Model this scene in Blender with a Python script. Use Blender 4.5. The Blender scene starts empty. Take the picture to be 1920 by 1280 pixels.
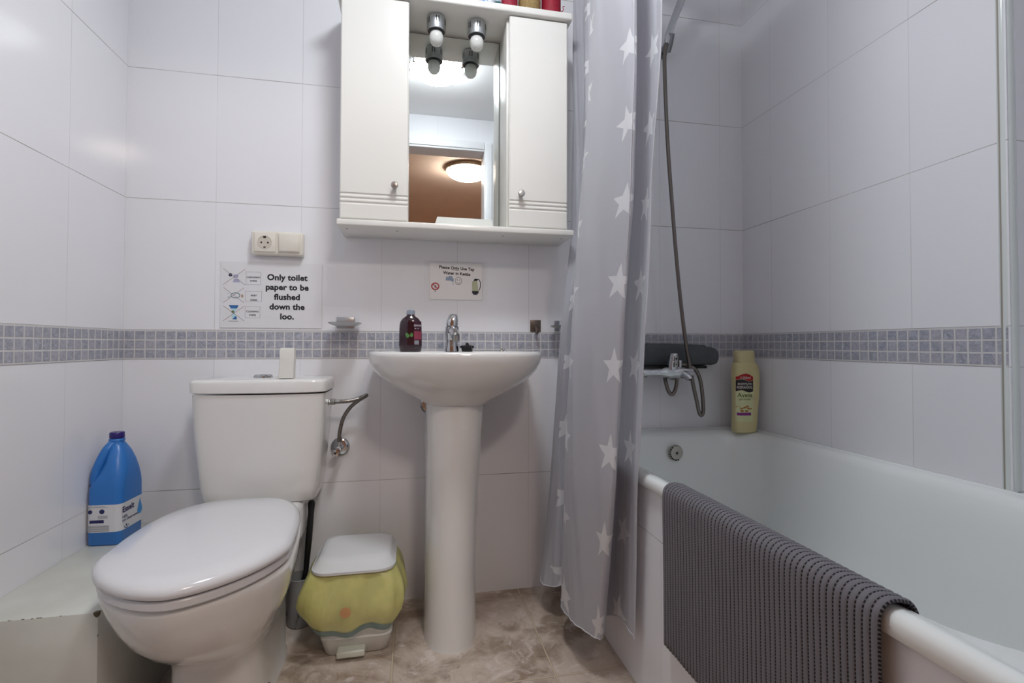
import bpy, bmesh, math, random
from mathutils import Vector, Matrix
random.seed(7)
S = bpy.context.scene
C = S.collection
PI = math.pi

# ------------------------------------------------------------------ camera
CX, CD, CZ, YAW, PITCH, ROLL, FPX, SY = 0.84424, 1.6888, 0.84029, 0.20032, 0.01837, 0.0022, 930.16, -10.61
F0 = Vector((math.sin(YAW), math.cos(YAW), 0)); R0 = Vector((math.cos(YAW), -math.sin(YAW), 0)); U0 = Vector((0, 0, 1))
Fv = F0*math.cos(PITCH) + U0*math.sin(PITCH)
Uv = -F0*math.sin(PITCH) + U0*math.cos(PITCH)
Rr = R0*math.cos(ROLL) + Uv*math.sin(ROLL)
Ur = -(R0*math.sin(ROLL) - Uv*math.cos(ROLL))
cam = bpy.data.objects.new('camera', bpy.data.cameras.new('camera'))
C.objects.link(cam)
M = Matrix.Identity(4)
for i in range(3):
    M[i][0] = Rr[i]; M[i][1] = Ur[i]; M[i][2] = -Fv[i]
M[0][3], M[1][3], M[2][3] = CX, -CD, CZ
cam.matrix_world = M
cam.data.sensor_width = 36.0
cam.data.lens = FPX/1920*36.0
cam.data.shift_y = SY/1920
cam.data.clip_start = 0.02
S.camera = cam

# ------------------------------------------------------------------ world, exposure
w = bpy.data.worlds.new('world'); S.world = w; w.use_nodes = True
w.node_tree.nodes['Background'].inputs[0].default_value = (0.6, 0.65, 0.75, 1)
w.node_tree.nodes['Background'].inputs[1].default_value = 0.1
S.view_settings.view_transform = 'Standard'
S.view_settings.look = 'None'
S.view_settings.gamma = 1
S.view_settings.use_curve_mapping = False
S.view_settings.exposure = 1.02
LAMP_BATH = 30.0      # emission strength of the bathroom dome
LAMP_HALL = 30.0      # emission strength of the hallway dome

# ------------------------------------------------------------------ colour and materials
def lin(c):
    if isinstance(c, str):
        c = [int(c[i:i+2], 16)/255 for i in (0, 2, 4)]
    return tuple((x/12.92 if x <= 0.04045 else ((x+0.055)/1.055)**2.4) for x in c) + (1.0,)
MC = {}
def mat(name, col, rough=0.4, metal=0.0, noise=0.0, nscale=20.0, bump=0.0, bscale=60.0, alpha=1.0, trans=0.0, coat=0.0, sss=0.0, ior=1.5):
    if name in MC: return MC[name]
    m = bpy.data.materials.new(name); m.use_nodes = True
    nt = m.node_tree; b = nt.nodes['Principled BSDF']
    c = lin(col)
    b.inputs['Base Color'].default_value = c
    b.inputs['Roughness'].default_value = rough
    b.inputs['Metallic'].default_value = metal
    b.inputs['IOR'].default_value = ior
    b.inputs['Alpha'].default_value = alpha
    b.inputs['Transmission Weight'].default_value = trans
    b.inputs['Coat Weight'].default_value = coat
    if noise > 0 or bump > 0:
        tc = nt.nodes.new('ShaderNodeTexCoord')
    if noise > 0:
        n = nt.nodes.new('ShaderNodeTexNoise'); n.inputs['Scale'].default_value = nscale; n.inputs['Detail'].default_value = 5
        nt.links.new(tc.outputs['Object'], n.inputs['Vector'])
        r = nt.nodes.new('ShaderNodeMapRange')
        r.inputs['From Min'].default_value = 0.3; r.inputs['From Max'].default_value = 0.7
        r.inputs['To Min'].default_value = 1-noise; r.inputs['To Max'].default_value = 1+noise*0.5
        nt.links.new(n.outputs['Fac'], r.inputs['Value'])
        mx = nt.nodes.new('ShaderNodeVectorMath'); mx.operation = 'SCALE'
        mx.inputs[0].default_value = c[:3]
        nt.links.new(r.outputs[0], mx.inputs['Scale'])
        nt.links.new(mx.outputs[0], b.inputs['Base Color'])
    if bump > 0:
        n2 = nt.nodes.new('ShaderNodeTexNoise'); n2.inputs['Scale'].default_value = bscale; n2.inputs['Detail'].default_value = 3
        nt.links.new(tc.outputs['Object'], n2.inputs['Vector'])
        bp = nt.nodes.new('ShaderNodeBump'); bp.inputs['Strength'].default_value = bump; bp.inputs['Distance'].default_value = 0.002
        nt.links.new(n2.outputs['Fac'], bp.inputs['Height'])
        nt.links.new(bp.outputs[0], b.inputs['Normal'])
    MC[name] = m
    return m

class NT:
    """tiny helper for node maths"""
    def __init__(s, m): s.nt = m.node_tree
    def val(s, x, inp):
        if isinstance(x, (int, float)): inp.default_value = x
        else: s.nt.links.new(x, inp)
    def m(s, op, a, b=0.0, c=0.0, clamp=False):
        n = s.nt.nodes.new('ShaderNodeMath'); n.operation = op; n.use_clamp = clamp
        s.val(a, n.inputs[0]); s.val(b, n.inputs[1]); s.val(c, n.inputs[2])
        return n.outputs[0]
    def mix(s, f, a, b):
        n = s.nt.nodes.new('ShaderNodeMix'); n.data_type = 'RGBA'
        s.val(f, n.inputs[0])
        for x, i in ((a, 6), (b, 7)):
            if isinstance(x, tuple): n.inputs[i].default_value = x
            else: s.nt.links.new(x, n.inputs[i])
        return n.outputs[2]
    def noise(s, vec, scale, detail=4, rough=0.5, dist=0.0):
        n = s.nt.nodes.new('ShaderNodeTexNoise')
        n.inputs['Scale'].default_value = scale; n.inputs['Detail'].default_value = detail
        n.inputs['Roughness'].default_value = rough; n.inputs['Distortion'].default_value = dist
        s.nt.links.new(vec, n.inputs['Vector']); return n.outputs['Fac']
    def ramp(s, x, a, b, lo=0.0, hi=1.0):
        n = s.nt.nodes.new('ShaderNodeMapRange'); n.interpolation_type = 'SMOOTHSTEP'
        s.val(x, n.inputs['Value']); n.inputs['From Min'].default_value = a; n.inputs['From Max'].default_value = b
        n.inputs['To Min'].default_value = lo; n.inputs['To Max'].default_value = hi
        return n.outputs[0]
    def pos(s):
        g = s.nt.nodes.new('ShaderNodeNewGeometry'); x = s.nt.nodes.new('ShaderNodeSeparateXYZ')
        s.nt.links.new(g.outputs['Position'], x.inputs[0]); return g.outputs['Position'], x.outputs[0], x.outputs[1], x.outputs[2]
    def line(s, c, off, period, half):
        """1 inside the joint, 0 outside"""
        f = s.m('FRACT', s.m('ADD', s.m('DIVIDE', s.m('SUBTRACT', c, off), period), 0.5))
        d = s.m('MULTIPLY', s.m('ABSOLUTE', s.m('SUBTRACT', f, 0.5)), period)
        return s.ramp(d, half*0.6, half*1.3, 1.0, 0.0)
    def cell(s, c, off, period):
        return s.m('FLOOR', s.m('DIVIDE', s.m('SUBTRACT', c, off), period))
    def bump(s, h, strength, dist):
        n = s.nt.nodes.new('ShaderNodeBump'); n.inputs['Strength'].default_value = strength; n.inputs['Distance'].default_value = dist
        s.val(h, n.inputs['Height']); return n.outputs[0]

ZT, ZB, TH, TW = 0.8836, 0.7956, 0.3985, 0.25
def tile_mat(name, axis, off):
    """white glazed wall tiles 25 x 40 cm with thin joints; axis 0 runs along X, 1 along Y"""
    m = bpy.data.materials.new(name); m.use_nodes = True; h = NT(m); b = m.node_tree.nodes['Principled BSDF']
    P, x, y, z = h.pos()
    a = x if axis == 0 else y
    up = h.m('GREATER_THAN', z, 0.84)
    zo = h.m('ADD', h.m('MULTIPLY', up, ZT-ZB), ZB)
    v = h.line(a, off, TW, 0.0009)
    hz = h.line(z, zo, TH, 0.0011)
    j = h.m('MAXIMUM', h.m('MULTIPLY', v, 0.38), hz)
    dirt = h.noise(P, 3.0, 3)
    j = h.m('MULTIPLY', j, h.ramp(dirt, 0.3, 0.65, 0.35, 1.0))
    comb = m.node_tree.nodes.new('ShaderNodeCombineXYZ')
    h.nt.links.new(h.cell(a, off, TW), comb.inputs[0]); h.nt.links.new(h.cell(z, zo, TH), comb.inputs[1])
    wn = m.node_tree.nodes.new('ShaderNodeTexWhiteNoise'); h.nt.links.new(comb.outputs[0], wn.inputs['Vector'])
    tone = h.mix(wn.outputs['Value'], lin('ececf0'), lin('eeeef2'))
    col = h.mix(j, tone, lin('a39f99'))
    h.nt.links.new(col, b.inputs['Base Color'])
    b.inputs['Roughness'].default_value = 0.10
    wob = h.noise(P, 5.0, 2)
    hgt = h.m('SUBTRACT', h.m('MULTIPLY', wob, 0.35), h.m('MULTIPLY', j, 0.4))
    h.nt.links.new(h.bump(hgt, 0.25, 0.004), b.inputs['Normal'])
    return m
def mosaic_mat(name, axis, off):
    m = bpy.data.materials.new(name); m.use_nodes = True; h = NT(m); b = m.node_tree.nodes['Principled BSDF']
    P, x, y, z = h.pos(); a = x if axis == 0 else y
    p = (ZT-ZB-0.004)/3
    j = h.m('MAXIMUM', h.line(a, off, p, 0.0021), h.line(z, ZB+0.002, p, 0.0021))
    comb = m.node_tree.nodes.new('ShaderNodeCombineXYZ')
    h.nt.links.new(h.cell(a, off, p), comb.inputs[0]); h.nt.links.new(h.cell(z, ZB+0.002, p), comb.inputs[1])
    wn = m.node_tree.nodes.new('ShaderNodeTexWhiteNoise'); h.nt.links.new(comb.outputs[0], wn.inputs['Vector'])
    c1 = h.mix(wn.outputs['Value'], lin('8f93a0'), lin('a6a5ad'))
    n = h.noise(P, 90.0, 5, 0.65, 1.0)
    c2 = h.mix(h.ramp(n, 0.35, 0.7), c1, lin('b9b9c4'))
    n3 = h.noise(P, 55.0, 3, 0.6, 2.0)
    c2 = h.mix(h.ramp(n3, 0.6, 0.72, 0.0, 0.5), c2, lin('777b8e'))
    col = h.mix(j, c2, lin('d2d0cf'))
    h.nt.links.new(col, b.inputs['Base Color'])
    h.nt.links.new(h.ramp(j, 0, 1, 0.28, 0.7), b.inputs['Roughness'])
    h.nt.links.new(h.bump(h.m('SUBTRACT', h.m('MULTIPLY', n, 0.15), j), 0.5, 0.0015), b.inputs['Normal'])
    return m
def floor_mat():
    m = bpy.data.materials.new('marbled_floor_tile'); m.use_nodes = True; h = NT(m); b = m.node_tree.nodes['Principled BSDF']
    P, x, y, z = h.pos()
    p = 0.4095
    j = h.m('MAXIMUM', h.line(x, 0.800, p, 0.0022), h.line(y, -0.461, p, 0.0022))
    edge = h.m('MAXIMUM', h.line(x, 0.800, p, 0.0045), h.line(y, -0.461, p, 0.0045))
    n1 = h.noise(P, 5.5, 8, 0.62, 0.8); n2 = h.noise(P, 13.0, 8, 0.7, 1.5); n3 = h.noise(P, 60.0, 6, 0.7)
    c = h.mix(h.ramp(n1, 0.38, 0.6), lin('9a8775'), lin('cabbad'))
    c = h.mix(h.ramp(n2, 0.5, 0.68, 0.0, 0.75), c, lin('e0d6d0'))
    c = h.mix(h.ramp(n2, 0.44, 0.3, 0.0, 0.6), c, lin('7a6156'))
    c = h.mix(h.ramp(n3, 0.6, 0.75, 0.0, 0.35), c, lin('6f5a50'))
    c = h.mix(h.m('MULTIPLY', edge, 0.3), c, lin('7a6659'))
    col = h.mix(j, c, lin('c9b8a0'))
    h.nt.links.new(col, b.inputs['Base Color'])
    b.inputs['Roughness'].default_value = 0.35
    h.nt.links.new(h.bump(h.m('SUBTRACT', h.m('MULTIPLY', n2, 0.3), j), 0.35, 0.002), b.inputs['Normal'])
    return m
def painted_wood():
    m = bpy.data.materials.new('chipped_white_paint'); m.use_nodes = True; h = NT(m); b = m.node_tree.nodes['Principled BSDF']
    P, x, y, z = h.pos()
    def near(c, v, r): return h.ramp(h.m('ABSOLUTE', h.m('SUBTRACT', c, v)), 0.0, r, 1.0, 0.0)
    brk = h.ramp(h.noise(P, 16.0, 3, 0.7), 0.50, 0.62, 0.25, 1.0)
    front = h.m('MULTIPLY', h.m('MULTIPLY', near(y, -0.545, 0.0055), near(z, 0.305, 0.0045)), brk)
    side = h.m('MULTIPLY', h.m('MULTIPLY', near(y, -0.545, 0.0045), near(x, 0.236, 0.0045)), brk)
    corner = h.m('MULTIPLY', h.m('MULTIPLY', near(y, -0.545, 0.018), near(z, 0.305, 0.018)), near(x, 0.236, 0.018))
    e = h.m('MAXIMUM', h.m('MAXIMUM', front, side), h.m('MULTIPLY', corner, 1.6))
    n = h.noise(P, 55.0, 4, 0.6)
    chip = h.ramp(h.m('MULTIPLY', e, h.m('ADD', n, 0.1)), 0.33, 0.4)
    spots = h.ramp(h.noise(P, 22.0, 1, 0.3), 0.79, 0.8)
    chip = h.m('MAXIMUM', chip, spots)
    c = h.mix(h.ramp(h.noise(P, 6.0, 3), 0.3, 0.7), lin('d6d8d2'), lin('c8c9c0'))
    h.nt.links.new(h.mix(chip, c, lin('5a4a34')), b.inputs['Base Color'])
    b.inputs['Roughness'].default_value = 0.35
    h.nt.links.new(h.bump(h.m('SUBTRACT', h.noise(P, 30.0, 3), chip), 0.2, 0.0015), b.inputs['Normal'])
    return m
def emit(name, col, s):
    m = bpy.data.materials.new(name); m.use_nodes = True; b = m.node_tree.nodes['Principled BSDF']
    b.inputs['Base Color'].default_value = lin(col); b.inputs['Emission Color'].default_value = lin(col); b.inputs['Emission Strength'].default_value = s
    return m

ceramic = mat('white_ceramic', 'e6e5e3', 0.08, coat=0.3)
ceramic_b = mat('white_enamel', 'f0f3f1', 0.12, coat=0.2)
seatp = mat('white_seat_plastic', 'dcdcdf', 0.16)
lacq = mat('ivory_white_lacquer', 'e9e7e1', 0.22)
board = mat('white_board', 'dedcd6', 0.35)
chrome = mat('chrome', 'c9cbce', 0.08, 1.0)
chrome_d = mat('dull_chrome', 'a5a3a0', 0.25, 1.0)
steel = mat('braided_steel', '8f8a86', 0.35, 1.0, noise=0.3, nscale=200)
brown_m = mat('brown_nickel', '6f645c', 0.35, 0.7)
blackp = mat('black_plastic', '141518', 0.35)
rubber = mat('black_rubber', '17171b', 0.25)
white_pl = mat('white_plastic', 'dfdfda', 0.3)
ivory = mat('ivory_plastic', 'e6e1d6', 0.3)
dark = mat('dark_void', '0b0b0b', 0.6)
paper = mat('white_paper', 'e3e3e6', 0.45)
ink = mat('black_ink', '1a1a1e', 0.5)
ink_grey = mat('grey_ink', '8c8c92', 0.5)

# ------------------------------------------------------------------ mesh builder
class MB:
    def __init__(s): s.v = []; s.f = []
    def add(s, vs, fs):
        o = len(s.v); s.v += [tuple(p) for p in vs]; s.f += [tuple(i+o for i in f) for f in fs]; return s
    def box(s, x0, x1, y0, y1, z0, z1, r=0.0, seg=2):
        bm = bmesh.new(); bmesh.ops.create_cube(bm, size=1.0)
        for v in bm.verts:
            v.co = Vector(((x0+x1)/2 + v.co.x*(x1-x0), (y0+y1)/2 + v.co.y*(y1-y0), (z0+z1)/2 + v.co.z*(z1-z0)))
        if r > 0:
            bmesh.ops.bevel(bm, geom=bm.edges[:], offset=r, segments=seg, profile=0.5, affect='EDGES')
        bm.verts.index_update()
        s.add([v.co[:] for v in bm.verts], [[v.index for v in f.verts] for f in bm.faces]); bm.free(); return s
    def loft(s, rings, cap0=True, cap1=True, closed=True):
        n = len(rings[0]); vs = [p for r in rings for p in r]; fs = []
        for i in range(len(rings)-1):
            for k in range(n if closed else n-1):
                k2 = (k+1) % n
                fs.append((i*n+k, i*n+k2, (i+1)*n+k2, (i+1)*n+k))
        if cap0: fs.append(tuple(reversed(range(n))))
        if cap1: fs.append(tuple((len(rings)-1)*n + k for k in range(n)))
        return s.add(vs, fs)
    def lathe(s, prof, c=(0, 0, 0), axis='z', n=32, cap0=True, cap1=True):
        rings = []
        for r, h in prof:
            ring = []
            for k in range(n):
                a = 2*PI*k/n; p, q = r*math.cos(a), r*math.sin(a)
                if axis == 'z': v = (c[0]+p, c[1]+q, c[2]+h)
                elif axis == 'y': v = (c[0]+p, c[1]+h, c[2]+q)
                else: v = (c[0]+h, c[1]+p, c[2]+q)
                ring.append(v)
            rings.append(ring)
        return s.loft(rings, cap0, cap1)
    def tube(s, pts, r, n=12, caps=True, ribs=0.0):
        pts = [Vector(p) for p in pts]; rings = []; up = Vector((0, 0, 1))
        t0 = (pts[1]-pts[0]).normalized()
        side = t0.cross(up)
        if side.length < 1e-3: side = t0.cross(Vector((0, 1, 0)))
        side.normalize()
        for i, p in enumerate(pts):
            t = (pts[min(i+1, len(pts)-1)] - pts[max(i-1, 0)]).normalized()
            side = (side - t*side.dot(t)).normalized(); b = t.cross(side)
            rr = (r[i] if isinstance(r, (list, tuple)) else r)
            if ribs and i % 2: rr *= 1-ribs
            rings.append([p + (side*math.cos(2*PI*k/n) + b*math.sin(2*PI*k/n))*rr for k in range(n)])
        return s.loft(rings, caps, caps)
    def build(s, name, m, parent=None, origin=None, smooth=True, ang=35, fix=True):
        if parent is not None: og = Vector(parent['_o'])
        else: og = Vector(origin) if origin else Vector((0, 0, 0))
        me = bpy.data.meshes.new(name)
        me.from_pydata([tuple(Vector(p)-og) for p in s.v], [], s.f)
        if fix:
            bm = bmesh.new(); bm.from_mesh(me)
            bmesh.ops.recalc_face_normals(bm, faces=bm.faces[:]); bm.to_mesh(me); bm.free()
        me.materials.append(m)
        if smooth:
            me.polygons.foreach_set('use_smooth', [True]*len(me.polygons))
            me.set_sharp_from_angle(angle=math.radians(ang))
        o = bpy.data.objects.new(name, me); C.objects.link(o)
        o['_o'] = tuple(og)
        if parent is not None: o.parent = parent
        else: o.location = og
        return o
def tag(o, label, cat, group=None):
    o['label'] = label; o['category'] = cat
    if group: o['group'] = group
    return o
def thing(name, label, cat, loc, group=None):
    o = bpy.data.objects.new(name, None); o.empty_display_size = 0.05
    C.objects.link(o); o.location = loc; o['_o'] = tuple(loc); return tag(o, label, cat, group)
def struct(o): o['kind'] = 'structure'; return o
def catmull(pts, n=8, closed=False):
    out = []; P = [Vector(p) for p in pts]; L = len(P)
    for i in range(L if closed else L-1):
        g = (lambda k: P[k % L]) if closed else (lambda k: P[max(0, min(L-1, k))])
        p0, p1, p2, p3 = g(i-1), g(i), g(i+1), g(i+2)
        for k in range(n):
            t = k/n
            out.append(0.5*((2*p1)+(-p0+p2)*t+(2*p0-5*p1+4*p2-p3)*t*t+(-p0+3*p1-3*p2+p3)*t**3))
    if not closed: out.append(P[-1])
    return out
def sup(cx, cy, w, lf, lb, z, nf=2.0, nb=2.0, n=64):
    """egg outline: widest at cy, reaching lf towards the camera (-y) and lb towards the wall"""
    r = []
    for k in range(n):
        a = 2*PI*k/n; c, s_ = math.cos(a), math.sin(a)
        e = nf if s_ < 0 else nb
        x = w*math.copysign(abs(c)**(2/e), c); y = (lf if s_ < 0 else lb)*math.copysign(abs(s_)**(2/e), s_)
        r.append((cx+x, cy+y, z))
    return r
def rrect(x0, x1, y0, y1, z, r, seg=6):
    pts = []
    for cx, cy, a0 in ((x1-r, y1-r, 0), (x0+r, y1-r, 90), (x0+r, y0+r, 180), (x1-r, y0+r, 270)):
        for k in range(seg+1):
            a = math.radians(a0+90*k/seg); pts.append((cx+r*math.cos(a), cy+r*math.sin(a), z))
    return pts
def text(body, size, align='CENTER', bold=0.0, res=3):
    cu = bpy.data.curves.new('lettering', 'FONT'); cu.body = body; cu.size = size; cu.align_x = align; cu.offset = bold; cu.resolution_u = res; cu.space_character = 1.03
    o = bpy.data.objects.new('lettering', cu); C.objects.link(o)
    bpy.context.view_layer.update()
    me = bpy.data.meshes.new_from_object(o.evaluated_get(bpy.context.evaluated_depsgraph_get()))
    vs = [tuple(v.co[:2]) for v in me.vertices]; fs = [tuple(p.vertices) for p in me.polygons]
    bpy.data.objects.remove(o); bpy.data.curves.remove(cu); bpy.data.meshes.remove(me)
    return vs, fs
def put(mb, vf, fn, dx=0.0, dy=0.0):
    """place flat (u,v) shapes on a surface given by fn(u,v) -> xyz"""
    vs, fs = vf; mb.add([fn(u+dx, v+dy) for u, v in vs], fs); return mb
def poly(pts): return (list(pts), [tuple(range(len(pts)))])
def disc(cx, cy, r, n=24, ry=None):
    ry = ry or r
    return poly([(cx+r*math.cos(2*PI*k/n), cy+ry*math.sin(2*PI*k/n)) for k in range(n)])
def ring2(cx, cy, r, t, n=28, ry=None):
    ry = ry or r
    a = [(cx+r*math.cos(2*PI*k/n), cy+ry*math.sin(2*PI*k/n)) for k in range(n)]
    b = [(cx+(r-t)*math.cos(2*PI*k/n), cy+(ry-t)*math.sin(2*PI*k/n)) for k in range(n)]
    return a+b, [(k, (k+1) % n, n+(k+1) % n, n+k) for k in range(n)]
def rect(x0, x1, y0, y1): return poly([(x0, y0), (x1, y0), (x1, y1), (x0, y1)])
def grid2(x0, x1, y0, y1, nx, ny):
    vs = [(x0+(x1-x0)*i/nx, y0+(y1-y0)*j/ny) for j in range(ny+1) for i in range(nx+1)]
    fs = [(j*(nx+1)+i, j*(nx+1)+i+1, (j+1)*(nx+1)+i+1, (j+1)*(nx+1)+i) for j in range(ny) for i in range(nx)]
    return vs, fs
def seg2(x0, y0, x1, y1, t):
    d = math.hypot(x1-x0, y1-y0); nx, ny = -(y1-y0)/d*t/2, (x1-x0)/d*t/2
    return poly([(x0+nx, y0+ny), (x0-nx, y0-ny), (x1-nx, y1-ny), (x1+nx, y1+ny)])
def frame2(x0, x1, y0, y1, t):
    a = [(x0, y0), (x1, y0), (x1, y1), (x0, y1)]; b = [(x0+t, y0+t), (x1-t, y0+t), (x1-t, y1-t), (x0+t, y1-t)]
    return a+b, [(k, (k+1) % 4, 4+(k+1) % 4, 4+k) for k in range(4)]

# ------------------------------------------------------------------ room shell
RW, CEIL, YF, YE = 2.092, 2.262, -1.45, -0.867
tx = tile_mat('wall_tiles_back', 0, 0.2464)
tl = tile_mat('wall_tiles_left', 1, -0.2547)
tr = tile_mat('wall_tiles_right', 1, -0.1552)
struct(MB().box(-0.12, RW+0.02, 0, 0.12, -0.05, CEIL).build('wall_back', tx))
struct(MB().box(-0.12, 0, YF-0.12, 0, -0.05, CEIL).build('wall_left', tl))
struct(MB().box(RW, RW+0.40, YE, 0, -0.05, CEIL).build('wall_right', tr))
struct(MB().box(RW+0.28, RW+0.40, YF-0.12, YE, -0.05, CEIL).build('wall_right', tr))
struct(MB().box(RW, RW+0.28, YF, YE, -0.05, 0.531, 0.002).build('wall_right', ceramic_b))       # tiled ledge in the recess
struct(MB().box(-0.12, RW+0.4, YF-0.12, 0.12, CEIL, CEIL+0.05).build('ceiling', mat('matt_white_paint', 'f2f2f3', 0.7)))
# floor of the bathroom and hall
struct(MB().box(-0.12, RW+0.4, YF-0.12, 0.0, -0.06, 0).build('floor', floor_mat()))
# wall behind the camera with the open doorway
DX0, DX1, DZ = 0.545, 1.289, 2.058
fw = MB().box(-0.12, DX0-0.02, YF-0.12, YF, -0.05, CEIL).box(DX1+0.02, RW+0.4, YF-0.12, YF, -0.05, CEIL).box(DX0-0.02, DX1+0.02, YF-0.12, YF, DZ+0.02, CEIL)
struct(fw.build('wall_front', tx))
fr = MB()
for a, b_ in ((DX0-0.06, DX0), (DX1, DX1+0.06)):
    fr.box(a, b_, YF-0.0, YF+0.012, 0, DZ+0.06, 0.003); fr.box(a+0.012, b_-0.012, YF, YF+0.02, 0, DZ+0.048, 0.003)
fr.box(DX0-0.0, DX1, YF, YF+0.012, DZ, DZ+0.06, 0.003).box(DX0, DX1, YF, YF+0.02, DZ+0.012, DZ+0.048, 0.003)
fr.box(DX0-0.02, DX0, YF-0.12, YF, 0, DZ).box(DX1, DX1+0.02, YF-0.12, YF, 0, DZ).box(DX0-0.02, DX1+0.02, YF-0.12, YF, DZ, DZ+0.02)
struct(fr.build('door_1', mat('white_door_paint', 'e4e4e6', 0.3)))
# hallway behind the camera, seen in the mirror
HC = 2.30
hallc = mat('salmon_hall_paint', 'efddd0', 0.75, noise=0.05, nscale=3)
hallw = mat('brown_hall_wall', 'cda88c', 0.6, noise=0.1, nscale=4)
struct(MB().box(-0.3, 2.5, -4.6, YF-0.12, HC, HC+0.05).build('ceiling', hallc))
struct(MB().box(-0.3, 2.5, -4.6, YF-0.12, -0.06, 0).build('floor', mat('hall_floor', 'b59f8d', 0.4, noise=0.15, nscale=6)))
struct(MB().box(-0.3, 2.5, -4.7, -4.6, -0.05, HC).build('wall_hall_end', hallw))
struct(MB().box(-0.4, -0.3, -4.6, YF-0.12, -0.05, HC).build('wall_hall_left', hallw))
struct(MB().box(2.5, 2.6, -4.6, YF-0.12, -0.05, HC).build('wall_hall_right', hallw))
# mosaic border strips
struct(MB().box(0.0015, RW-0.0015, -0.0015, 0.003, ZB, ZT).build('trim_1', mosaic_mat('mosaic_back', 0, 0.0015), smooth=False))
struct(MB().box(-0.003, 0.0015, YF+0.001, 0, ZB, ZT).build('trim_2', mosaic_mat('mosaic_left', 1, -0.0015), smooth=False))
struct(MB().box(RW-0.0015, RW+0.003, YE+0.004, 0, ZB, ZT).build('trim_3', mosaic_mat('mosaic_right', 1, -0.0015), smooth=False))
# round corner bead where the right wall turns into the recess
struct(MB().lathe([(0.0155, 0.533), (0.0155, CEIL)], (RW+0.0135, YE+0.0135-0.002, 0), n=40).build('trim_4', mat('glazed_bead', 'd9dedc', 0.15)))
bd = MB().box(RW-0.002, RW+0.001, YE+0.012, YE+0.0155, 0.533, CEIL)
struct(bd.build('trim_5', mat('bead_joint', '9c978c', 0.6)))
# white boxed-in ledge in the left corner
MB_l = MB().box(0.0005, 0.235, -0.545, -0.0005, 0.0, 0.305, 0.0015)
tag(MB_l.build('boxed_ledge', painted_wood(), origin=(0.12, -0.27, 0)), 'low white painted wooden box with chipped edges in the left corner', 'ledge')

# ------------------------------------------------------------------ ceiling lamps
def dome(name, label, x, y, z, R, strength, tint, clipm):
    t = thing(name, label, 'ceiling lamp', (x, y, z))
    MB().lathe([(R*0.95, 0), (R*1.06, 0), (R*1.08, -0.012), (R*1.04, -0.03), (R*0.97, -0.03)], (x, y, z), n=48).build('base_ring', clipm, t)
    prof = [(R*math.cos(a), -0.03-R*0.42*math.sin(a)) for a in [PI/2*k/10 for k in range(11)]]
    prof[-1] = (0.001, prof[-1][1])
    MB().lathe(prof, (x, y, z), n=48).build('glass_shade', emit('lit_glass_'+name, tint, strength), t)
    for k in range(3):
        a = 2*PI*k/3 + 0.5
        c = MB().box(-0.008, 0.008, -0.006, 0.006, -0.05, -0.02, 0.002)
        c.v = [(x+(R*1.0+p[1])*math.cos(a)-p[0]*math.sin(a), y+(R*1.0+p[1])*math.sin(a)+p[0]*math.cos(a), z+p[2]) for p in c.v]
        c.build('clip', chrome, t)
dome('ceiling_lamp', 'round white glass bathroom ceiling lamp, lit, reflected in the mirror behind the bulbs', 0.965, -0.86, CEIL, 0.135, LAMP_BATH, 'f5faff', chrome)
dome('ceiling_lamp', 'round lit hallway ceiling lamp reflected in the mirror beyond the doorway', 1.29, -2.42, HC, 0.17, LAMP_HALL, 'fff0e2', mat('bronze_ring', '8d7860', 0.4, 0.6))
bpy.data.objects['ceiling_lamp.001'] if 'ceiling_lamp.001' in bpy.data.objects else None

# ------------------------------------------------------------------ toilet
TX = 0.422
t = thing('toilet', 'white ceramic toilet with closed seat lid and cistern at the back wall', 'toilet', (TX, -0.35, 0))
def egg(z, cx, cy, a, w_, lf, lb, nf, nb, n=88):
    ca_, sa_ = math.cos(a), math.sin(a)
    return [(cx+x*ca_-y*sa_, cy+x*sa_+y*ca_, z) for x, y, _ in sup(0, 0, w_, lf, lb, z, nf, nb, n)]
secs = [(0.0, .422, -.34, 0, .100, .170, .15, 5, 6), (0.012, .422, -.34, 0, .100, .170, .15, 5, 6), (0.02, .422, -.34, 0, .095, .165, .15, 5, 6), (0.14, .422, -.36, 0, .092, .150, .18, 4, 6), (0.17, .422, -.38, 0, .096, .150, .21, 3.2, 5),
        (0.195, .423, -.42, .01, .107, .150, .27, 2.6, 4), (0.23, .425, -.465, .025, .124, .158, .33, 2.2, 3.2), (0.27, .428, -.51, .04, .141, .163, .38, 1.95, 2.9), (0.31, .430, -.54, .055, .155, .168, .42, 1.8, 2.6),
        (0.35, .432, -.562, .065, .164, .172, .45, 1.72, 2.5), (0.379, .433, -.575, .07, .168, .174, .45, 1.68, 2.5), (0.386, .433, -.575, .07, .168, .174, .45, 1.68, 2.5), (0.391, .433, -.575, .07, .163, .169, .445, 1.68, 2.5)]
MB().loft([egg(*q) for q in secs]).build('bowl', ceramic, t, ang=60)
MB().box(TX-0.120, TX+0.120, -0.235, -0.02, 0.28, 0.392, 0.018, 4).build('rear_deck', ceramic, t)
def eg(z, k, dz=0): return egg(z, .4332, -.586, .0702, .171*k, .1798*k+.002, .335*k, 1.66, 2.9)
MB().loft([eg(.3955, .94), eg(.399, .965), eg(.409, .965), eg(.4125, .95)]).build('seat', seatp, t)
MB().loft([eg(.4155, .965), eg(.419, 1.0), eg(.426, 1.003), eg(.433, .985), eg(.4385, .93), eg(.442, .70), eg(.4435, .3)]).build('seat_lid', seatp, t, ang=60)
for sx in (-0.06, 0.06):
    MB().lathe([(0.011, 0), (0.013, 0.004), (0.013, 0.018), (0.010, 0.023)], (TX+sx-0.012, -0.236, 0.400), n=20).build('hinge', seatp, t)
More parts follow.
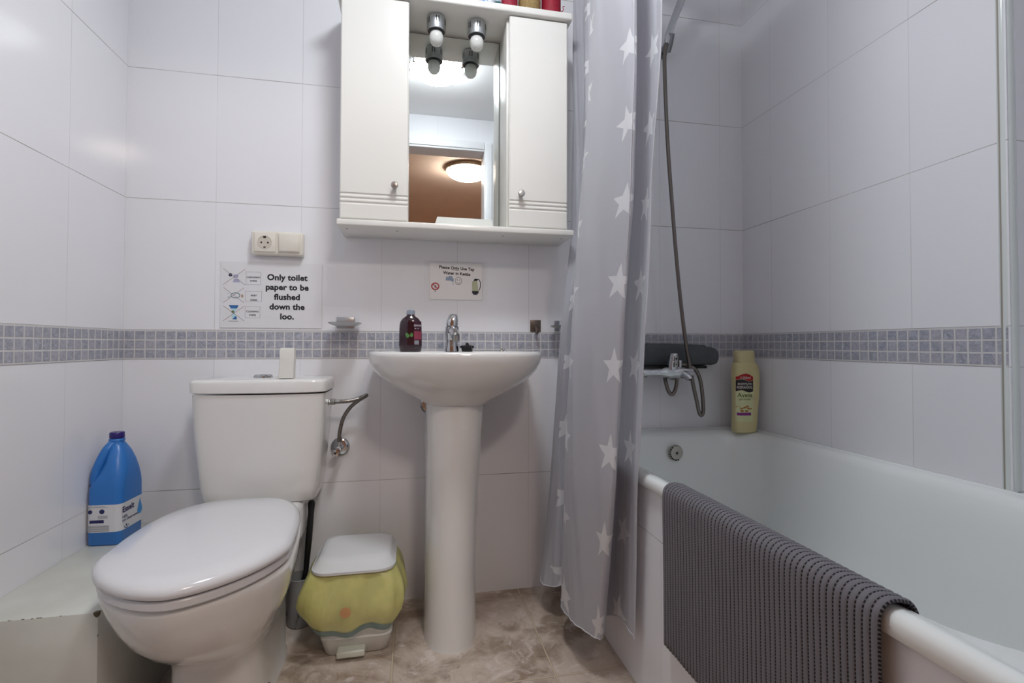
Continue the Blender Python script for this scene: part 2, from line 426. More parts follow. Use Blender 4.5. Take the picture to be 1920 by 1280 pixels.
def cring(z, hw, yf, yb, r, bulge):
    pts = rrect(TX+0.003-hw, TX+0.003+hw, yf, yb, z, r, 8); out = []
    for x, y, zz in pts:
        k = max(0, 1-((x-TX-0.003)/hw)**2)
        out.append((x, y-bulge*k*(1 if y < (yf+yb)/2 else 0), zz))
    return out
def dense(r):      # add points along the straight sides so the front can bulge
    out = []
    for i in range(len(r)):
        a, b_ = Vector(r[i]), Vector(r[(i+1) % len(r)]); n_ = max(1, int((a-b_).length/0.02))
        for k in range(n_): out.append(a.lerp(b_, k/n_))
    return out
def tank(z, hw, yf, yb, r, bulge):
    base = dense([Vector(p) for p in rrect(-1, 1, -1, 1, 0, 0.001, 1)])
    pts = []
    N = 72
    for k in range(N):
        a = 2*PI*k/N; c, s_ = math.cos(a), math.sin(a)
        x = hw*math.copysign(abs(c)**(2/9), c); y = math.copysign(abs(s_)**(2/9), s_)
        yy = yb if y > 0 else yf
        ym = (yf+yb)/2
        yv = ym + y*(yb-yf)/2
        if y < 0: yv -= bulge*(1-(x/hw)**2)*abs(y)
        pts.append((TX+0.003+x, yv, z))
    return pts
cs = [(0.386, .135, -.150, -.01), (0.395, .148, -.168, -.008), (0.43, .155, -.174, -.006), (0.50, .163, -.178, -.005), (0.60, .172, -.182, -.004), (0.70, .1765, -.185, -.004)]
MB().loft([tank(z, hw, yf, yb, .03, .014) for z, hw, yf, yb in cs]).build('cistern', ceramic, t, ang=60)
MB().loft([tank(z, hw, yf, yb, .03, .016) for z, hw, yf, yb in [(0.7035, .176, -.184, -.004), (0.706, .1805, -.189, -.003), (0.733, .1815, -.190, -.003), (0.739, .179, -.187, -.004), (0.742, .172, -.180, -.008), (0.744, .10, -.12, -.06)]]).build('cistern_lid', ceramic, t, ang=60)
fb = MB().lathe([(0.026, 0.743), (0.026, 0.748), (0.023, 0.751), (0.021, 0.749), (0.004, 0.750)], (0.418, -0.11, 0), n=36).build('flush_button', chrome, t)
for sy_ in (-0.12, -0.42):
    MB().lathe([(0.007, 0), (0.007, 0.004), (0.003, 0.006)], (TX+0.097, sy_, 0.04), 'x', n=14).build('fixing_bolt', chrome_d, t)
# white block (air freshener) on the cistern
cb = MB().loft([rrect(0.4765, 0.5165, -0.185, -0.155, z, 0.004) for z in (0.7445, 0.752)] + [rrect(0.4785, 0.5185, -0.183, -0.157, z, 0.004) for z in (0.80, 0.825)] + [rrect(0.481, 0.5185, -0.181, -0.159, 0.8305, 0.004)])
tag(cb.build('air_freshener', mat('matt_white_card', 'e9e8e2', 0.5), origin=(0.497, -0.17, 0.7445)), 'small upright white block standing on the toilet cistern lid', 'air freshener')
# water supply to the cistern
t = thing('toilet_water_supply', 'kinked braided steel hose with chrome valve between cistern and wall', 'water pipe', (0.615, -0.02, 0.51))
pp = catmull([(0.622, -0.10, 0.667), (0.65, -0.10, 0.667), (0.680, -0.092, 0.672), (0.706, -0.078, 0.6815), (0.703, -0.07, 0.6775), (0.682, -0.056, 0.664), (0.655, -0.045, 0.640), (0.634, -0.04, 0.605), (0.624, -0.038, 0.560), (0.6235, -0.037, 0.528)], 14)
MB().tube(pp, 0.0062, 10, ribs=0.10).build('hose', steel, t)
MB().lathe([(0.013, 0.595), (0.013, 0.600), (0.0095, 0.601), (0.0095, 0.606), (0.0105, 0.607), (0.0105, 0.618), (0.0075, 0.619), (0.0075, 0.632)], (0, -0.10, 0.667), 'x', n=6).build('hose_nut', chrome_d, t)
MB().lathe([(0.029, -0.0015), (0.029, -0.006), (0.022, -0.011), (0.013, -0.012), (0.013, -0.03), (0.010, -0.031), (0.010, -0.048), (0.008, -0.05)], (0.622, 0, 0.512), 'y', n=32).build('wall_flange', chrome, t)
MB().lathe([(0.009, 0), (0.009, 0.02), (0.0075, 0.021), (0.0075, 0.026)], (0.623, -0.037, 0.507), n=16).build('valve_body', chrome, t)
MB().lathe([(0.011, -0.048), (0.0125, -0.052), (0.011, -0.066), (0.0035, -0.067), (0.003, -0.0655)], (0.615, 0, 0.503), 'y', n=10).build('valve_handle', chrome, t)
MB().lathe([(0.0035, -0.0675), (0.0035, -0.0678)], (0.615, 0, 0.503), 'y', n=12).build('valve_screw', dark, t)

# ------------------------------------------------------------------ washbasin
BX = 0.977
t = thing('washbasin', 'white ceramic pedestal washbasin on the back wall between toilet and curtain', 'washbasin', (BX, -0.2, 0))
def bas(z, w_, lf, yc=-0.19, lb=None, nf=2.25):
    return sup(BX, yc, w_, lf, (0.188 if lb is None else lb), z, nf, 7, 96)
outer = [(0.655, .070, .075, -0.20, .07), (0.668, .088, .095, -.20, .12), (0.685, .118, .128, -.19, .186), (0.705, .156, .162, -.19, .188), (0.728, .196, .193, -.19, .188), (0.748, .222, .212, -.19, .188), (0.768, .240, .227, -.19, .188),
         (0.79, .2505, .237, -.19, .188), (0.808, .2545, .241, -.19, .188), (0.8165, .254, .2405, -.19, .188), (0.8205, .250, .237, -.19, .188), (0.8215, .243, .231, -.19, .186), (0.8205, .236, .224, -.19, .182)]
rings = [bas(z, w_, lf, yc, lb) for z, w_, lf, yc, lb in outer]
rings += [sup(BX, -0.235, .212, .158, .082, 0.8175, 2.2, 3.5, 96), sup(BX, -0.235, .206, .152, .076, 0.812, 2.2, 3.2, 96), sup(BX, -0.235, .19, .14, .068, 0.78, 2.2, 3, 96), sup(BX, -0.235, .15, .11, .055, 0.735, 2.1, 2.6, 96), sup(BX, -0.235, .08, .06, .04, 0.71, 2, 2, 96), sup(BX, -0.235, .022, .022, .022, 0.703, 2, 2, 96)]
MB().loft(rings).build('basin', ceramic, t, ang=70)
def ped(z, w_, yf, cx):
    out = []
    for k in range(49):
        a = PI*k/48
        x = w_*math.cos(a); s_ = math.sin(a)
        out.append((cx+x, -0.20 - (abs(yf)-0.20)*s_**0.85, z))
    out.append((cx-w_, -0.10, z)); out.append((cx+w_, -0.10, z))
    return out
pr = [(0.0, .076, -.322, .960), (0.01, .075, -.320, .960), (0.2, .0735, -.315, .9615), (0.4, .076, -.312, .965), (0.55, .080, -.306, .969), (0.64, .0835, -.300, .9725), (0.668, .0845, -.297, .973)]
MB().loft([ped(*p) for p in pr]).build('pedestal', ceramic, t, ang=50)
MB().lathe([(0.021, -0.2345), (0.0, -0.2345)], (BX, 0, 0), n=4, cap0=False, cap1=False)
MB().lathe([(0.024, 0.7035), (0.024, 0.7055), (0.016, 0.7045)], (BX, -0.235, 0), n=28).build('drain_ring', chrome, t)
# tap
t = thing('basin_tap', 'chrome single-lever mixer tap on the rim of the washbasin', 'tap', (0.970, -0.105, 0.8195))
def tr_(cx, cy, hx, hy, z): return sup(cx, cy, hx, hy, hy, z, 2.8, 2.8, 32)
MB().loft([tr_(.9705, -.105, .0225, .024, .8195), tr_(.9705, -.105, .0225, .024, .823), tr_(.9705, -.105, .0195, .021, .84), tr_(.9705, -.105, .0195, .021, .86), tr_(.9705, -.107, .0215, .023, .88), tr_(.971, -.108, .0215, .024, .897), tr_(.971, -.108, .0175, .02, .9)]).build('tap_body', chrome, t)
sp = MB(); sp.tube([(.971, -.11, .882), (.972, -.14, .883), (.974, -.175, .878), (.975, -.19, .868)], [.0165, .0145, .0125, .0115], 20)
sp.build('spout', chrome, t)
MB().lathe([(0.011, 0.850), (0.0115, 0.853), (0.0115, 0.868), (0.008, 0.87)], (.9755, -.19, 0), n=24).build('aerator', chrome_d, t)
lv = [sup(.9705+dx, cy, hx, hy, hy, z, 3, 3, 32) for dx, cy, hx, hy, z in [(0, -.108, .0185, .021, .9005), (0, -.106, .0195, .023, .905), (.002, -.104, .018, .024, .918), (.004, -.100, .0145, .023, .932), (.005, -.096, .0115, .018, .9375), (.005, -.094, .008, .012, .939)]]
MB().loft(lv).build('lever', chrome, t)
# plug and chain
t = thing('basin_plug', 'black rubber sink plug with ball chain lying on the washbasin rim right of the tap', 'plug', (1.018, -0.12, 0.8195))
MB().lathe([(0.017, .8195), (0.0185, .829), (0.0225, .831), (0.0225, .8365), (0.019, .839), (0.006, .840), (0.005, .846), (0.002, .847)], (1.018, -0.12, 0), n=32).build('stopper', rubber, t)
ch = MB()
path = catmull([(1.018, -0.12, .847), (1.024, -0.136, .842), (1.030, -0.144, .830), (1.036, -0.147, .8225), (1.06, -0.135, .8215), (1.09, -0.13, .8215), (1.115, -0.12, .8215), (1.128, -0.115, .8215)], 16)
d = 0; last = None
for p in path:
    if last is None or (p-last).length > 0.0028:
        ch.lathe([(0.0002, -0.0012), (0.0011, -0.0006), (0.0011, 0.0006), (0.0002, 0.0012)], p, n=6); last = p
ch.tube(path, 0.0004, 5)
ch.build('ball_chain', chrome_d, t)
hk = MB().tube(catmull([(1.124, -0.115, .8213), (1.129, -0.114, .829), (1.136, -0.114, .8295), (1.141, -0.114, .8235), (1.147, -0.114, .8215)], 8), 0.0011, 8)
hk.lathe([(0.007, .8205), (0.006, .8235), (0.003, .826), (0.003, .831)], (1.131, -0.112, 0), n=16)
hk.build('chain_anchor', chrome_d, t)
# purple soap bottle
PX, PY, PZ = 0.842, -0.125, 0.8195
t = thing('soap_bottle', 'dark purple hand soap bottle standing on the washbasin left of the tap', 'soap bottle', (PX, PY, PZ))
def pb(z, hx, hy): return sup(PX, PY, hx, hy, hy, PZ+z, 2.5, 2.5, 48)
purple = mat('dark_purple_gel', '2a0f1c', 0.12, coat=0.5)
MB().loft([pb(0, .029, .017), pb(.003, .0335, .021), (pb(.02, .035, .022)), pb(.06, .0345, .022), pb(.082, .0335, .0215), pb(.092, .031, .0205), pb(.101, .025, .018), pb(.107, .0165, .014), pb(.110, .013, .0125), pb(.1135, .012, .012)]).build('bottle', purple, t, ang=60)
MB().lathe([(.0118, .1125), (.0128, .114), (.0122, .126), (.0112, .127), (.0112, .1265), (.006, .1268)], (PX, PY, PZ), n=28).build('collar', mat('clear_grey_plastic', '8e98a6', 0.2), t)
MB().lathe([(.0052, .1265), (.005, .1315), (.003, .134)], (PX, PY, PZ), n=20).lathe([(.0015, .134), (.0015, .136)], (PX, PY, PZ), n=8).build('pump_stub', mat('clear_plastic', 'e6eaf0', 0.1, trans=0.6), t)
def pbs(u, v):      # u across the front in metres, v height
    hx, hy = .0348, .0222
    s_ = max(-0.985, min(0.985, u/hx))
    return (PX+u, PY-hy*(1-abs(s_)**2.5)**(1/2.5)-0.0004, PZ+v)
lb = MB(); put(lb, grid2(.010, .0325, .024, .092, 8, 6), pbs)
lab = lb.build('side_label', mat('maroon_label', '3d1428', 0.3), t)
def pbs2(u, v): x, y, z = pbs(u, v); return (x, y-0.0004, z)
put(MB(), grid2(.0105, .0325, .037, .062, 6, 2), pbs2).build('red_panel', mat('rose_print', '8a3348', 0.4), lab)
x_ = MB(); put(x_, text('ISANA', .0080, 'LEFT', .0002), pbs2, .010, .077); put(x_, rect(.0125, .024, .0695, .0715), pbs2); x_.build('lettering', mat('white_print', 'c9c4c8', 0.4), lab)
put(MB(), grid2(.0115, .0255, .0215, .034, 6, 2), pbs2).build('white_panel', mat('pale_print', '8a8a92', 0.4), lab)
lf_ = MB()
put(lf_, poly([(-.015, .058), (-.007, .055), (-.003, .048), (-.007, .041), (-.012, .043), (-.0155, .050)]), pbs)
put(lf_, poly([(-.003, .048), (.002, .058), (.007, .055), (.008, .047), (.002, .044)]), pbs)
lf_.build('leaf_print', mat('leaf_green', '4a7a3c', 0.4), t)

# ------------------------------------------------------------------ waste pipe flange behind the pedestal
t = thing('waste_pipe', 'chrome waste pipe with wall flange behind the basin pedestal', 'pipe', (0.90, 0, 0.645))
MB().lathe([(0.030, -0.0015), (0.030, -0.006), (0.024, -0.012), (0.018, -0.0125)], (0.905, 0, 0.640), 'y', n=32).build('wall_flange', chrome, t)
MB().tube([(0.905, -0.004, 0.640), (0.905, -0.05, 0.640), (0.925, -0.09, 0.645), (0.95, -0.095, 0.655)], 0.0155, 20).build('pipe', chrome_d, t)

# ------------------------------------------------------------------ mirror cabinet
t = thing('mirror_cabinet', 'white wall cabinet with central mirror, two doors and two spotlights', 'cabinet', (0.985, 0, 1.19))
sh = MB().box(0.628, 1.354, -0.178, -0.0012, 1.1895, 1.2085, 0.004, 3)
sh.build('bottom_shelf', lacq, t)
for x, y in ((0.652, -0.13), (0.80, -0.13), (1.13, -0.13), (1.325, -0.13)):
    MB().lathe([(0.0028, 0), (0.0028, -0.0008)], (x, y, 1.1896), n=12).build('screw_hole', mat('dark_hole', '4a4844', 0.7), t)
MB().box(0.620, 1.3475, -0.182, -0.0012, 1.885, 1.9085, 0.005, 3).build('top_board', lacq, t)
MB().box(0.634, 0.832, -0.149, -0.0012, 1.2085, 1.885, 0.001).build('carcass', board, t)
MB().box(1.137, 1.334, -0.149, -0.0012, 1.2085, 1.885, 0.001).build('carcass', board, t)
MB().box(0.832, 1.137, -0.020, -0.0012, 1.2085, 1.885).build('back_panel', board, t)
def door(x0, x1, grooves, knobx):
    prof = [(-0.150, 1.2115), (-0.1665, 1.2115), (-0.170, 1.2145)]
    zs = []
    for g in grooves: zs.append((g-0.0045, g+0.0045, g))
    for a, b_, g in zs: prof += [(-0.170, a), (-0.1672, g-0.0008), (-0.1672, g+0.0012), (-0.170, b_)]
    prof += [(-0.170, 1.878), (-0.1665, 1.882), (-0.150, 1.882)]
    m = MB()
    rows = []
    ed = 0.0035
    for x, dd in ((x0, 1), (x0+ed, 0), (x1-ed, 0), (x1, 1)):
        rows.append([(x, min(-0.150, y + (0.0035 if (dd and y < -0.155) else 0)), z) for y, z in prof])
    m.loft(rows, True, True, True)
    dr = m.build('door', lacq, t, ang=25)
    MB().lathe([(0.006, -0.1695), (0.0055, -0.178), (0.0075, -0.182), (0.0105, -0.187), (0.0105, -0.192), (0.0085, -0.194), (0.002, -0.1945)], (knobx, 0, 1.3125), 'y', n=28).build('knob', mat('satin_nickel', 'b9b8b6', 0.22, 1.0), dr)
door(0.6355, 0.8325, (1.259, 1.272, 1.285), 0.793)
door(1.1435, 1.334, (1.268, 1.2805, 1.293), 1.178)
mm = bpy.data.materials.new('spotted_mirror'); mm.use_nodes = True; h = NT(mm); b = mm.node_tree.nodes['Principled BSDF']
P, x, y, z = h.pos()
b.inputs['Base Color'].default_value = lin('eef2f0'); b.inputs['Metallic'].default_value = 1.0; b.inputs['Roughness'].default_value = 0.004
cmb = mm.node_tree.nodes.new('ShaderNodeCombineXYZ')
h.nt.links.new(h.m('MULTIPLY', x, 260.0), cmb.inputs[0]); h.nt.links.new(h.m('MULTIPLY', z, 14.0), cmb.inputs[2])
st = h.noise(cmb.outputs[0], 1.0, 3, 0.6)
drop = h.noise(P, 130.0, 2, 0.5)
area = h.m('MULTIPLY', h.ramp(z, 1.39, 1.22, 0.0, 1.0), h.ramp(x, 0.95, 1.06, 0.0, 1.0))
msk = h.m('MULTIPLY', h.m('MAXIMUM', h.m('MULTIPLY', h.ramp(st, 0.62, 0.72), 0.25), h.m('MULTIPLY', h.ramp(drop, 0.74, 0.78), 0.8)), area)
msk = h.m('MAXIMUM', msk, h.m('MULTIPLY', h.ramp(st, 0.68, 0.8), 0.05))
d2 = mm.node_tree.nodes.new('ShaderNodeBsdfDiffuse'); d2.inputs[0].default_value = lin('f0e6dc')
mxs = mm.node_tree.nodes.new('ShaderNodeMixShader'); h.nt.links.new(msk, mxs.inputs[0]); h.nt.links.new(b.outputs[0], mxs.inputs[1]); h.nt.links.new(d2.outputs[0], mxs.inputs[2])
h.nt.links.new(mxs.outputs[0], mm.node_tree.nodes['Material Output'].inputs[0])
MB().box(0.8335, 1.1345, -0.0235, -0.0205, 1.2090, 1.8765).build('mirror', mm, t, smooth=False)
MB().box(0.8325, 1.136, -0.0232, -0.0201, 1.8765, 1.8785).box(1.1345, 1.1365, -0.0232, -0.0201, 1.209, 1.8785).build('mirror_edge', mat('mirror_edge_dark', '4b4f4b', 0.5), t)
slot = mat('slot_black', '0c0c0e', 0.6)
for lx in (0.917, 1.0465):
    cup = MB().lathe([(0.0, 1.8849), (0.026, 1.8848), (0.0298, 1.880), (0.0305, 1.874), (0.0305, 1.840), (0.0298, 1.837), (0.027, 1.837), (0.027, 1.850), (0.0, 1.851)], (lx, -0.107, 0), n=48, cap0=False, cap1=False).build('spotlight', mat('brushed_chrome', 'c2c6c9', 0.32, 1.0), t)
    for a0 in range(0, 360, 60):
        for da in (-7, 7):
            a = math.radians(a0-90+da+5)
            c_ = MB().box(-0.0013, 0.0013, -0.0004, 0.0004, 1.854, 1.873)
            sl = MB(); sl.add([(lx+(0.0304+p[1])*math.cos(a)-p[0]*math.sin(a), -0.107+(0.0304+p[1])*math.sin(a)+p[0]*math.cos(a), p[2]) for p in c_.v], c_.f)
            sl.build('vent_slot', slot, cup)
    MB().lathe([(0.024, 1.8505), (0.0245, 1.838), (0.016, 1.834)], (lx, -0.107, 0), n=32).build('lamp_socket', mat('dark_socket', '2a2a2c', 0.4), cup)
    MB().lathe([(0.013, 1.840), (0.019, 1.833), (0.0222, 1.822), (0.0222, 1.815), (0.0195, 1.804), (0.013, 1.796), (0.006, 1.793), (0.0008, 1.7925)], (lx, -0.107, 0), n=36).build('bulb', mat('opal_bulb', 'e2e2de', 0.15), cup)
# things on the cabinet
bx_ = MB().loft([[(0.912, -0.128, z), (1.1, -0.125, z), (1.102, -0.085, z), (0.914, -0.088, z)] for z in (1.2088,)] + [[(0.922, -0.126, 1.2415), (1.096, -0.123, 1.2415), (1.098, -0.088, 1.2415), (0.924, -0.091, 1.2415)]])
tag(bx_.build('tissue_pack', mat('translucent_white_plastic', 'd3d8d4', 0.3), origin=(1.0, -0.1, 1.2088), smooth=False), 'flat white plastic packet lying on the cabinet shelf in front of the mirror', 'packet')
def spool(x, y, r, hh, col, label, tail=False, tilt=0.0):
    t = thing('twine_spool', label, 'twine spool', (x, y, 1.909), 'spools of twine on top of the cabinet')
    m = MB(); prof = []
    n_ = int(hh/0.0011)
    for k in range(n_+1):
        z = hh*k/n_
        rr = r if not tilt else r*(0.86+0.14*min(1, (abs(math.sin(PI*(z/hh)))*2.2)))
        prof.append((rr*(1-0.025*(k % 2)), z))
    m.lathe(prof, (x, y, 1.909), n=40)
    m.build('wound_twine', mat('twine_'+col, col, 0.6, noise=0.25, nscale=150, bump=0.6, bscale=300), t, ang=80)
    MB().lathe([(r*0.35, hh), (r*0.35, hh+0.004), (r*0.25, hh+0.004), (r*0.25, 0.002)], (x, y, 1.909), n=24).build('core', mat('card_core', '9a7d58', 0.7), t)
    if tail:
        MB().tube(catmull([(x+r*0.97, y-0.005, 1.955), (x+r+0.008, y-0.008, 1.962), (x+r+0.006, y-0.008, 1.972), (x+r+0.012, y-0.008, 1.976)], 6), 0.0013, 6).build('loose_end', mat('twine_tail', 'a8203a', 0.6), t)
    return t
spool(1.1525, -0.105, 0.0295, 0.085, 'a3263e', 'red twine spool on the cabinet top, left of the beige one', tilt=1.0)
spool(1.2225, -0.105, 0.0375, 0.095, 'b39a6a', 'beige twine spool between two red spools on top of the cabinet')
spool(1.2970, -0.105, 0.0325, 0.09, 'a01630', 'red twine spool with loose end nearest the shower curtain on the cabinet top', True)
bt = thing('bottle', 'small white bottle with blue print on top of the cabinet', 'bottle', (1.078, -0.125, 1.909))
MB().loft([sup(1.078, -0.125, .019, .012, .012, 1.909+z, 3, 3, 32) for z in (0, .06)] + [sup(1.078, -0.125, .008, .008, .008, 1.909+z, 2, 2, 32) for z in (.068, .08)]).build('body', mat('pale_blue_plastic', 'dfe6f2', 0.3), bt)
bm_ = MB()
for (u, v, r) in ((-.014, .050, .006), (-.010, .038, .004), (-.004, .047, .004), (-.013, .030, .004), (-.002, .034, .0025)):
    put(bm_, disc(u, v, r, 12, r*1.3), lambda a, c: (1.078+a, -0.1374, 1.909+c))
bm_.build('printed_flowers', mat('blue_print', '6b9fe0', 0.4), bt)
tub2 = thing('jar', 'small jar with dark teal cap on top of the cabinet', 'jar', (1.112, -0.128, 1.909))
MB().lathe([(.0125, 0), (.0135, .002), (.0135, .030), (.0125, .033)], (1.1115, -0.128, 1.909), n=32).build('cap', mat('teal_plastic', '1f5560', 0.35), tub2)
MB().lathe([(.0125, .033), (.0125, .06), (.008, .066), (.001, .067)], (1.1115, -0.128, 1.909), n=32).build('glass', mat('clear_jar', 'd7dfe2', 0.15, trans=0.5), tub2)

# ------------------------------------------------------------------ socket and switch
t = thing('socket_and_switch', 'ivory double wall plate with power socket and light switch', 'socket', (0.432, 0, 1.155))
SX0, SX1, SZ0, SZ1 = 0.356, 0.508, 1.119, 1.194
MB().box(SX0, SX1, -0.028, -0.001, SZ0, SZ1, 0.007, 4).build('housing', ivory, t)
sock = MB().box(SX0+0.0095, SX0+0.0715, -0.0325, -0.026, SZ0+0.009, SZ1-0.006, 0.0025, 2).build('socket_frame', ivory, t)
cxs, czs = SX0+0.0405, SZ0+0.039
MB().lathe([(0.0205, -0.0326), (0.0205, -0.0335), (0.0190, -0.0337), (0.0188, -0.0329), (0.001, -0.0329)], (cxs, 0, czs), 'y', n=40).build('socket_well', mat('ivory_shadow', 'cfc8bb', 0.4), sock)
for du in (-0.0095, 0.0095): MB().lathe([(0.0028, -0.0331), (0.0028, -0.0335)], (cxs+du, 0, czs-0.0015), 'y', n=14).build('socket_hole', dark, sock)
MB().box(cxs-0.004, cxs+0.004, -0.0338, -0.0330, czs+0.0125, czs+0.0185, 0.0).build('earth_clip', dark, sock)
MB().box(cxs-0.003, cxs+0.003, -0.0338, -0.0330, czs-0.0175, czs-0.0145).build('earth_clip', dark, sock)
sw = MB().box(SX0+0.0785, SX1-0.009, -0.0325, -0.026, SZ0+0.009, SZ1-0.006, 0.0025, 2).build('switch_frame', ivory, t)
rk = MB().box(SX0+0.082, SX1-0.0125, -0.0365, -0.030, SZ0+0.0125, SZ1-0.009, 0.002, 2)
rk.v = [(x, y - 0.0015*((z-SZ0)/(SZ1-SZ0)-0.5)*2*(1 if y < -0.033 else 0), z) for x, y, z in rk.v]
rk.build('rocker', ivory, sw)

# ------------------------------------------------------------------ signs
def wallfn(y):
    return lambda u, v: (u, y, v)
t = thing('toilet_paper_notice', 'laminated notice about flushing only toilet paper, taped under the light switch', 'notice', (0.41, 0, 0.99))
G0, G1, H0, H1 = 0.262, 0.561, 0.892, 1.099
MB().box(G0, G1, -0.0024, -0.0010, H0, H1).build('laminated_sheet', paper, t, smooth=False)
def sx(p): return G0 + (p-413)/(605-413)*(G1-G0)*1.0
def sz(p): return H1 - (p-490)/(617-490)*(H1-H0)
m = MB()
for body, yy in (('Only toilet', 519), ('paper to be', 538), ('flushed', 557), ('down the', 576), ('loo.', 595)):
    put(m, text(body, 0.0255, 'CENTER', 0.0010), lambda u, v: (sx(538)+(u)*1.03, -0.0027, v), 0, sz(yy+4.6))
m.build('large_lettering', ink, t)
def crs(m, x0, y0, x1, y1):
    m_f = wallfn(-0.0028)
    put(m, seg2(sx(x0), sz(y0), sx(x1), sz(y1), 0.0011), m_f); put(m, seg2(sx(x0), sz(y1), sx(x1), sz(y0), 0.0011), m_f)
m = MB(); crs(m, 418, 504, 459, 535); crs(m, 419, 540, 457, 569); crs(m, 419, 575, 458, 604); m.build('crossing_lines', mat('reddish_line', '9a8287', 0.5), t)
f3 = wallfn(-0.0026)
m = MB()
for a, b_, c_, d_ in ((460, 488, 509, 534), (459, 490, 546, 566), (459, 487, 576, 598)): put(m, frame2(sx(a), sx(b_), sz(d_), sz(c_), 0.0007), f3)
m.build('caption_box', ink_grey, t)
for s1, s2, xx, y1, y2 in (('CLEANSING', 'WIPES', 474, 521, 528), ('BABY', 'WIPES', 475, 556, 565), ('CLEANING', 'WIPES', 473, 587, 594)):
    m = MB(); put(m, text(s1, 0.0072, 'CENTER', 0.0002), lambda u, v: (sx(xx)+u, -0.0027, v), 0, sz(y1)); put(m, text(s2, 0.0072, 'CENTER', 0.0002), lambda u, v: (sx(xx)+u, -0.0027, v), 0, sz(y2))
    m.build('caption_lettering', mat('caption_ink', '3e3e48', 0.5), t)
put(MB(), disc(sx(431.5), sz(516), .0053), f3).build('round_mark', mat('navy_print', '3a3a55', 0.5), t)
m = MB(); put(m, rect(sx(437), sx(446), sz(521), sz(515)), f3); put(m, poly([(sx(436), sz(530)), (sx(449), sz(530)), (sx(447), sz(524)), (sx(438), sz(523))]), f3)
m.build('lilac_packet_picture', mat('lilac_print', 'a9a9c6', 0.5), t)
m = MB(); put(m, ring2(sx(441), sz(555), .0138, .0020, ry=.0088), f3); m.build('oval_ring', mat('teal_print', '2f6f74', 0.5), t)
m = MB(); put(m, disc(sx(453.5), sz(556), .0034, 14, .0052), f3); m.build('brown_figure', mat('tan_print', 'b89878', 0.5), t)
m = MB(); put(m, rect(sx(425), sx(431), sz(551.8), sz(551)), f3); put(m, rect(sx(427), sx(431), sz(557.5), sz(556.8)), f3); put(m, rect(sx(426), sx(432), sz(559.8), sz(559)), f3); m.build('thin_print_lines', mat('pale_teal_print', '8fb2bd', 0.5), t)
m = MB(); put(m, poly([(sx(429), sz(574)), (sx(447), sz(574)), (sx(444.5), sz(580)), (sx(433), sz(580))]), f3); m.build('blue_pack_picture', mat('blue_pack', '2e68a4', 0.5), t)
m = MB(); put(m, poly([(sx(436), sz(601)), (sx(444), sz(601)), (sx(444), sz(596)), (sx(441), sz(595))]), f3); m.build('blue_pack_picture', mat('blue_pack', '2e68a4', 0.5), t)
m = MB(); put(m, poly([(sx(433), sz(580)), (sx(444.5), sz(580)), (sx(440), sz(588)), (sx(443), sz(595)), (sx(444), sz(601)), (sx(436), sz(601)), (sx(434), sz(595)), (sx(437), sz(588))]), wallfn(-0.00255)); m.build('pale_blue_picture', mat('pale_blue_pack', 'b4d8e4', 0.5), t)
m = MB(); put(m, disc(sx(436.8), sz(586.5), .0043), wallfn(-0.0027)); m.build('olive_mark', mat('olive_print', '6a7a50', 0.5), t)
put(MB(), rect(sx(429), sx(447), sz(605), sz(603.8)), f3).build('grey_rule', ink_grey, t)

t = thing('kettle_notice', 'smaller laminated notice about kettle tap water, on wall above the tap', 'notice', (0.99, 0, 1.055))
MB().box(0.886, 1.100, -0.0020, -0.0010, 0.983, 1.124).build('laminate', mat('clear_laminate', 'f4f4f6', 0.12, alpha=0.06), t, smooth=False)
MB().box(0.9035, 1.082, -0.0026, -0.0012, 0.9935, 1.1175).build('paper_sheet', mat('notice_paper', 'eceaea', 0.35), t, smooth=False)
def s2(u, v): return (u, -0.0030, v)
def kx(p): return 0.9035 + (p-802)/(904-802)*(1.082-0.9035)
def kz(p): return 1.1175 - (p-494)/(563-494)*(1.1175-0.9935)
def tiltf(body, sz_, xx, yy, bold, slope=-0.045):
    m_ = text(body, sz_, 'CENTER', bold)
    return ([(kx(xx)+u, kz(yy)+v+slope*u) for u, v in m_[0]], m_[1])
m = MB(); put(m, tiltf('Please Only Use Tap', 0.0138, 854, 506, 0.00045), s2); put(m, tiltf('Water in Kettle', 0.0138, 854, 516, 0.00045), s2)
put(m, seg2(kx(845), kz(506.9), kx(859), kz(507.6), 0.0008), s2); m.build('lettering', ink, t)
m = MB(); put(m, ring2(kx(857.3), kz(527.5), .0115, .0013, ry=.0135), s2); put(m, disc(kx(855), kz(525.5), .0013, 10, .002), s2); put(m, disc(kx(859.8), kz(525.8), .0013, 10, .002), s2)
for k in range(8):
    a0, a1 = PI*(1.2+0.6*k/8), PI*(1.2+0.6*(k+1)/8)
    put(m, seg2(kx(857.3)+.007*math.cos(a0), kz(527.5)+.008*math.sin(a0), kx(857.3)+.007*math.cos(a1), kz(527.5)+.008*math.sin(a1), .0010), s2)
m.build('smiley', mat('dark_green_print', '3f4f44', 0.5), t)
m = MB(); put(m, ring2(kx(812.8), kz(538.7), .0138, .0042, ry=.0128), s2); put(m, seg2(kx(812.8)-.008, kz(538.7)+.007, kx(812.8)+.008, kz(538.7)-.007, .0026), s2)
m.build('prohibition_sign', mat('red_print', 'b8383c', 0.45), t)
m = MB(); put(m, disc(kx(813), kz(539), .0035, 12, .006), wallfn(-0.0028)); put(m, rect(kx(811.5), kx(814), kz(549), kz(546.5)), s2); m.build('grey_drop_picture', mat('grey_print', '8c8e98', 0.5), t)
m = MB(); put(m, poly([(kx(832.5), kz(527)), (kx(833.5), kz(520)), (kx(838), kz(521)), (kx(838.5), kz(518.5)), (kx(845), kz(518.5)), (kx(845.5), kz(521)), (kx(848), kz(523.5)), (kx(848), kz(529)), (kx(845), kz(529)), (kx(843), kz(527.5))]), s2)
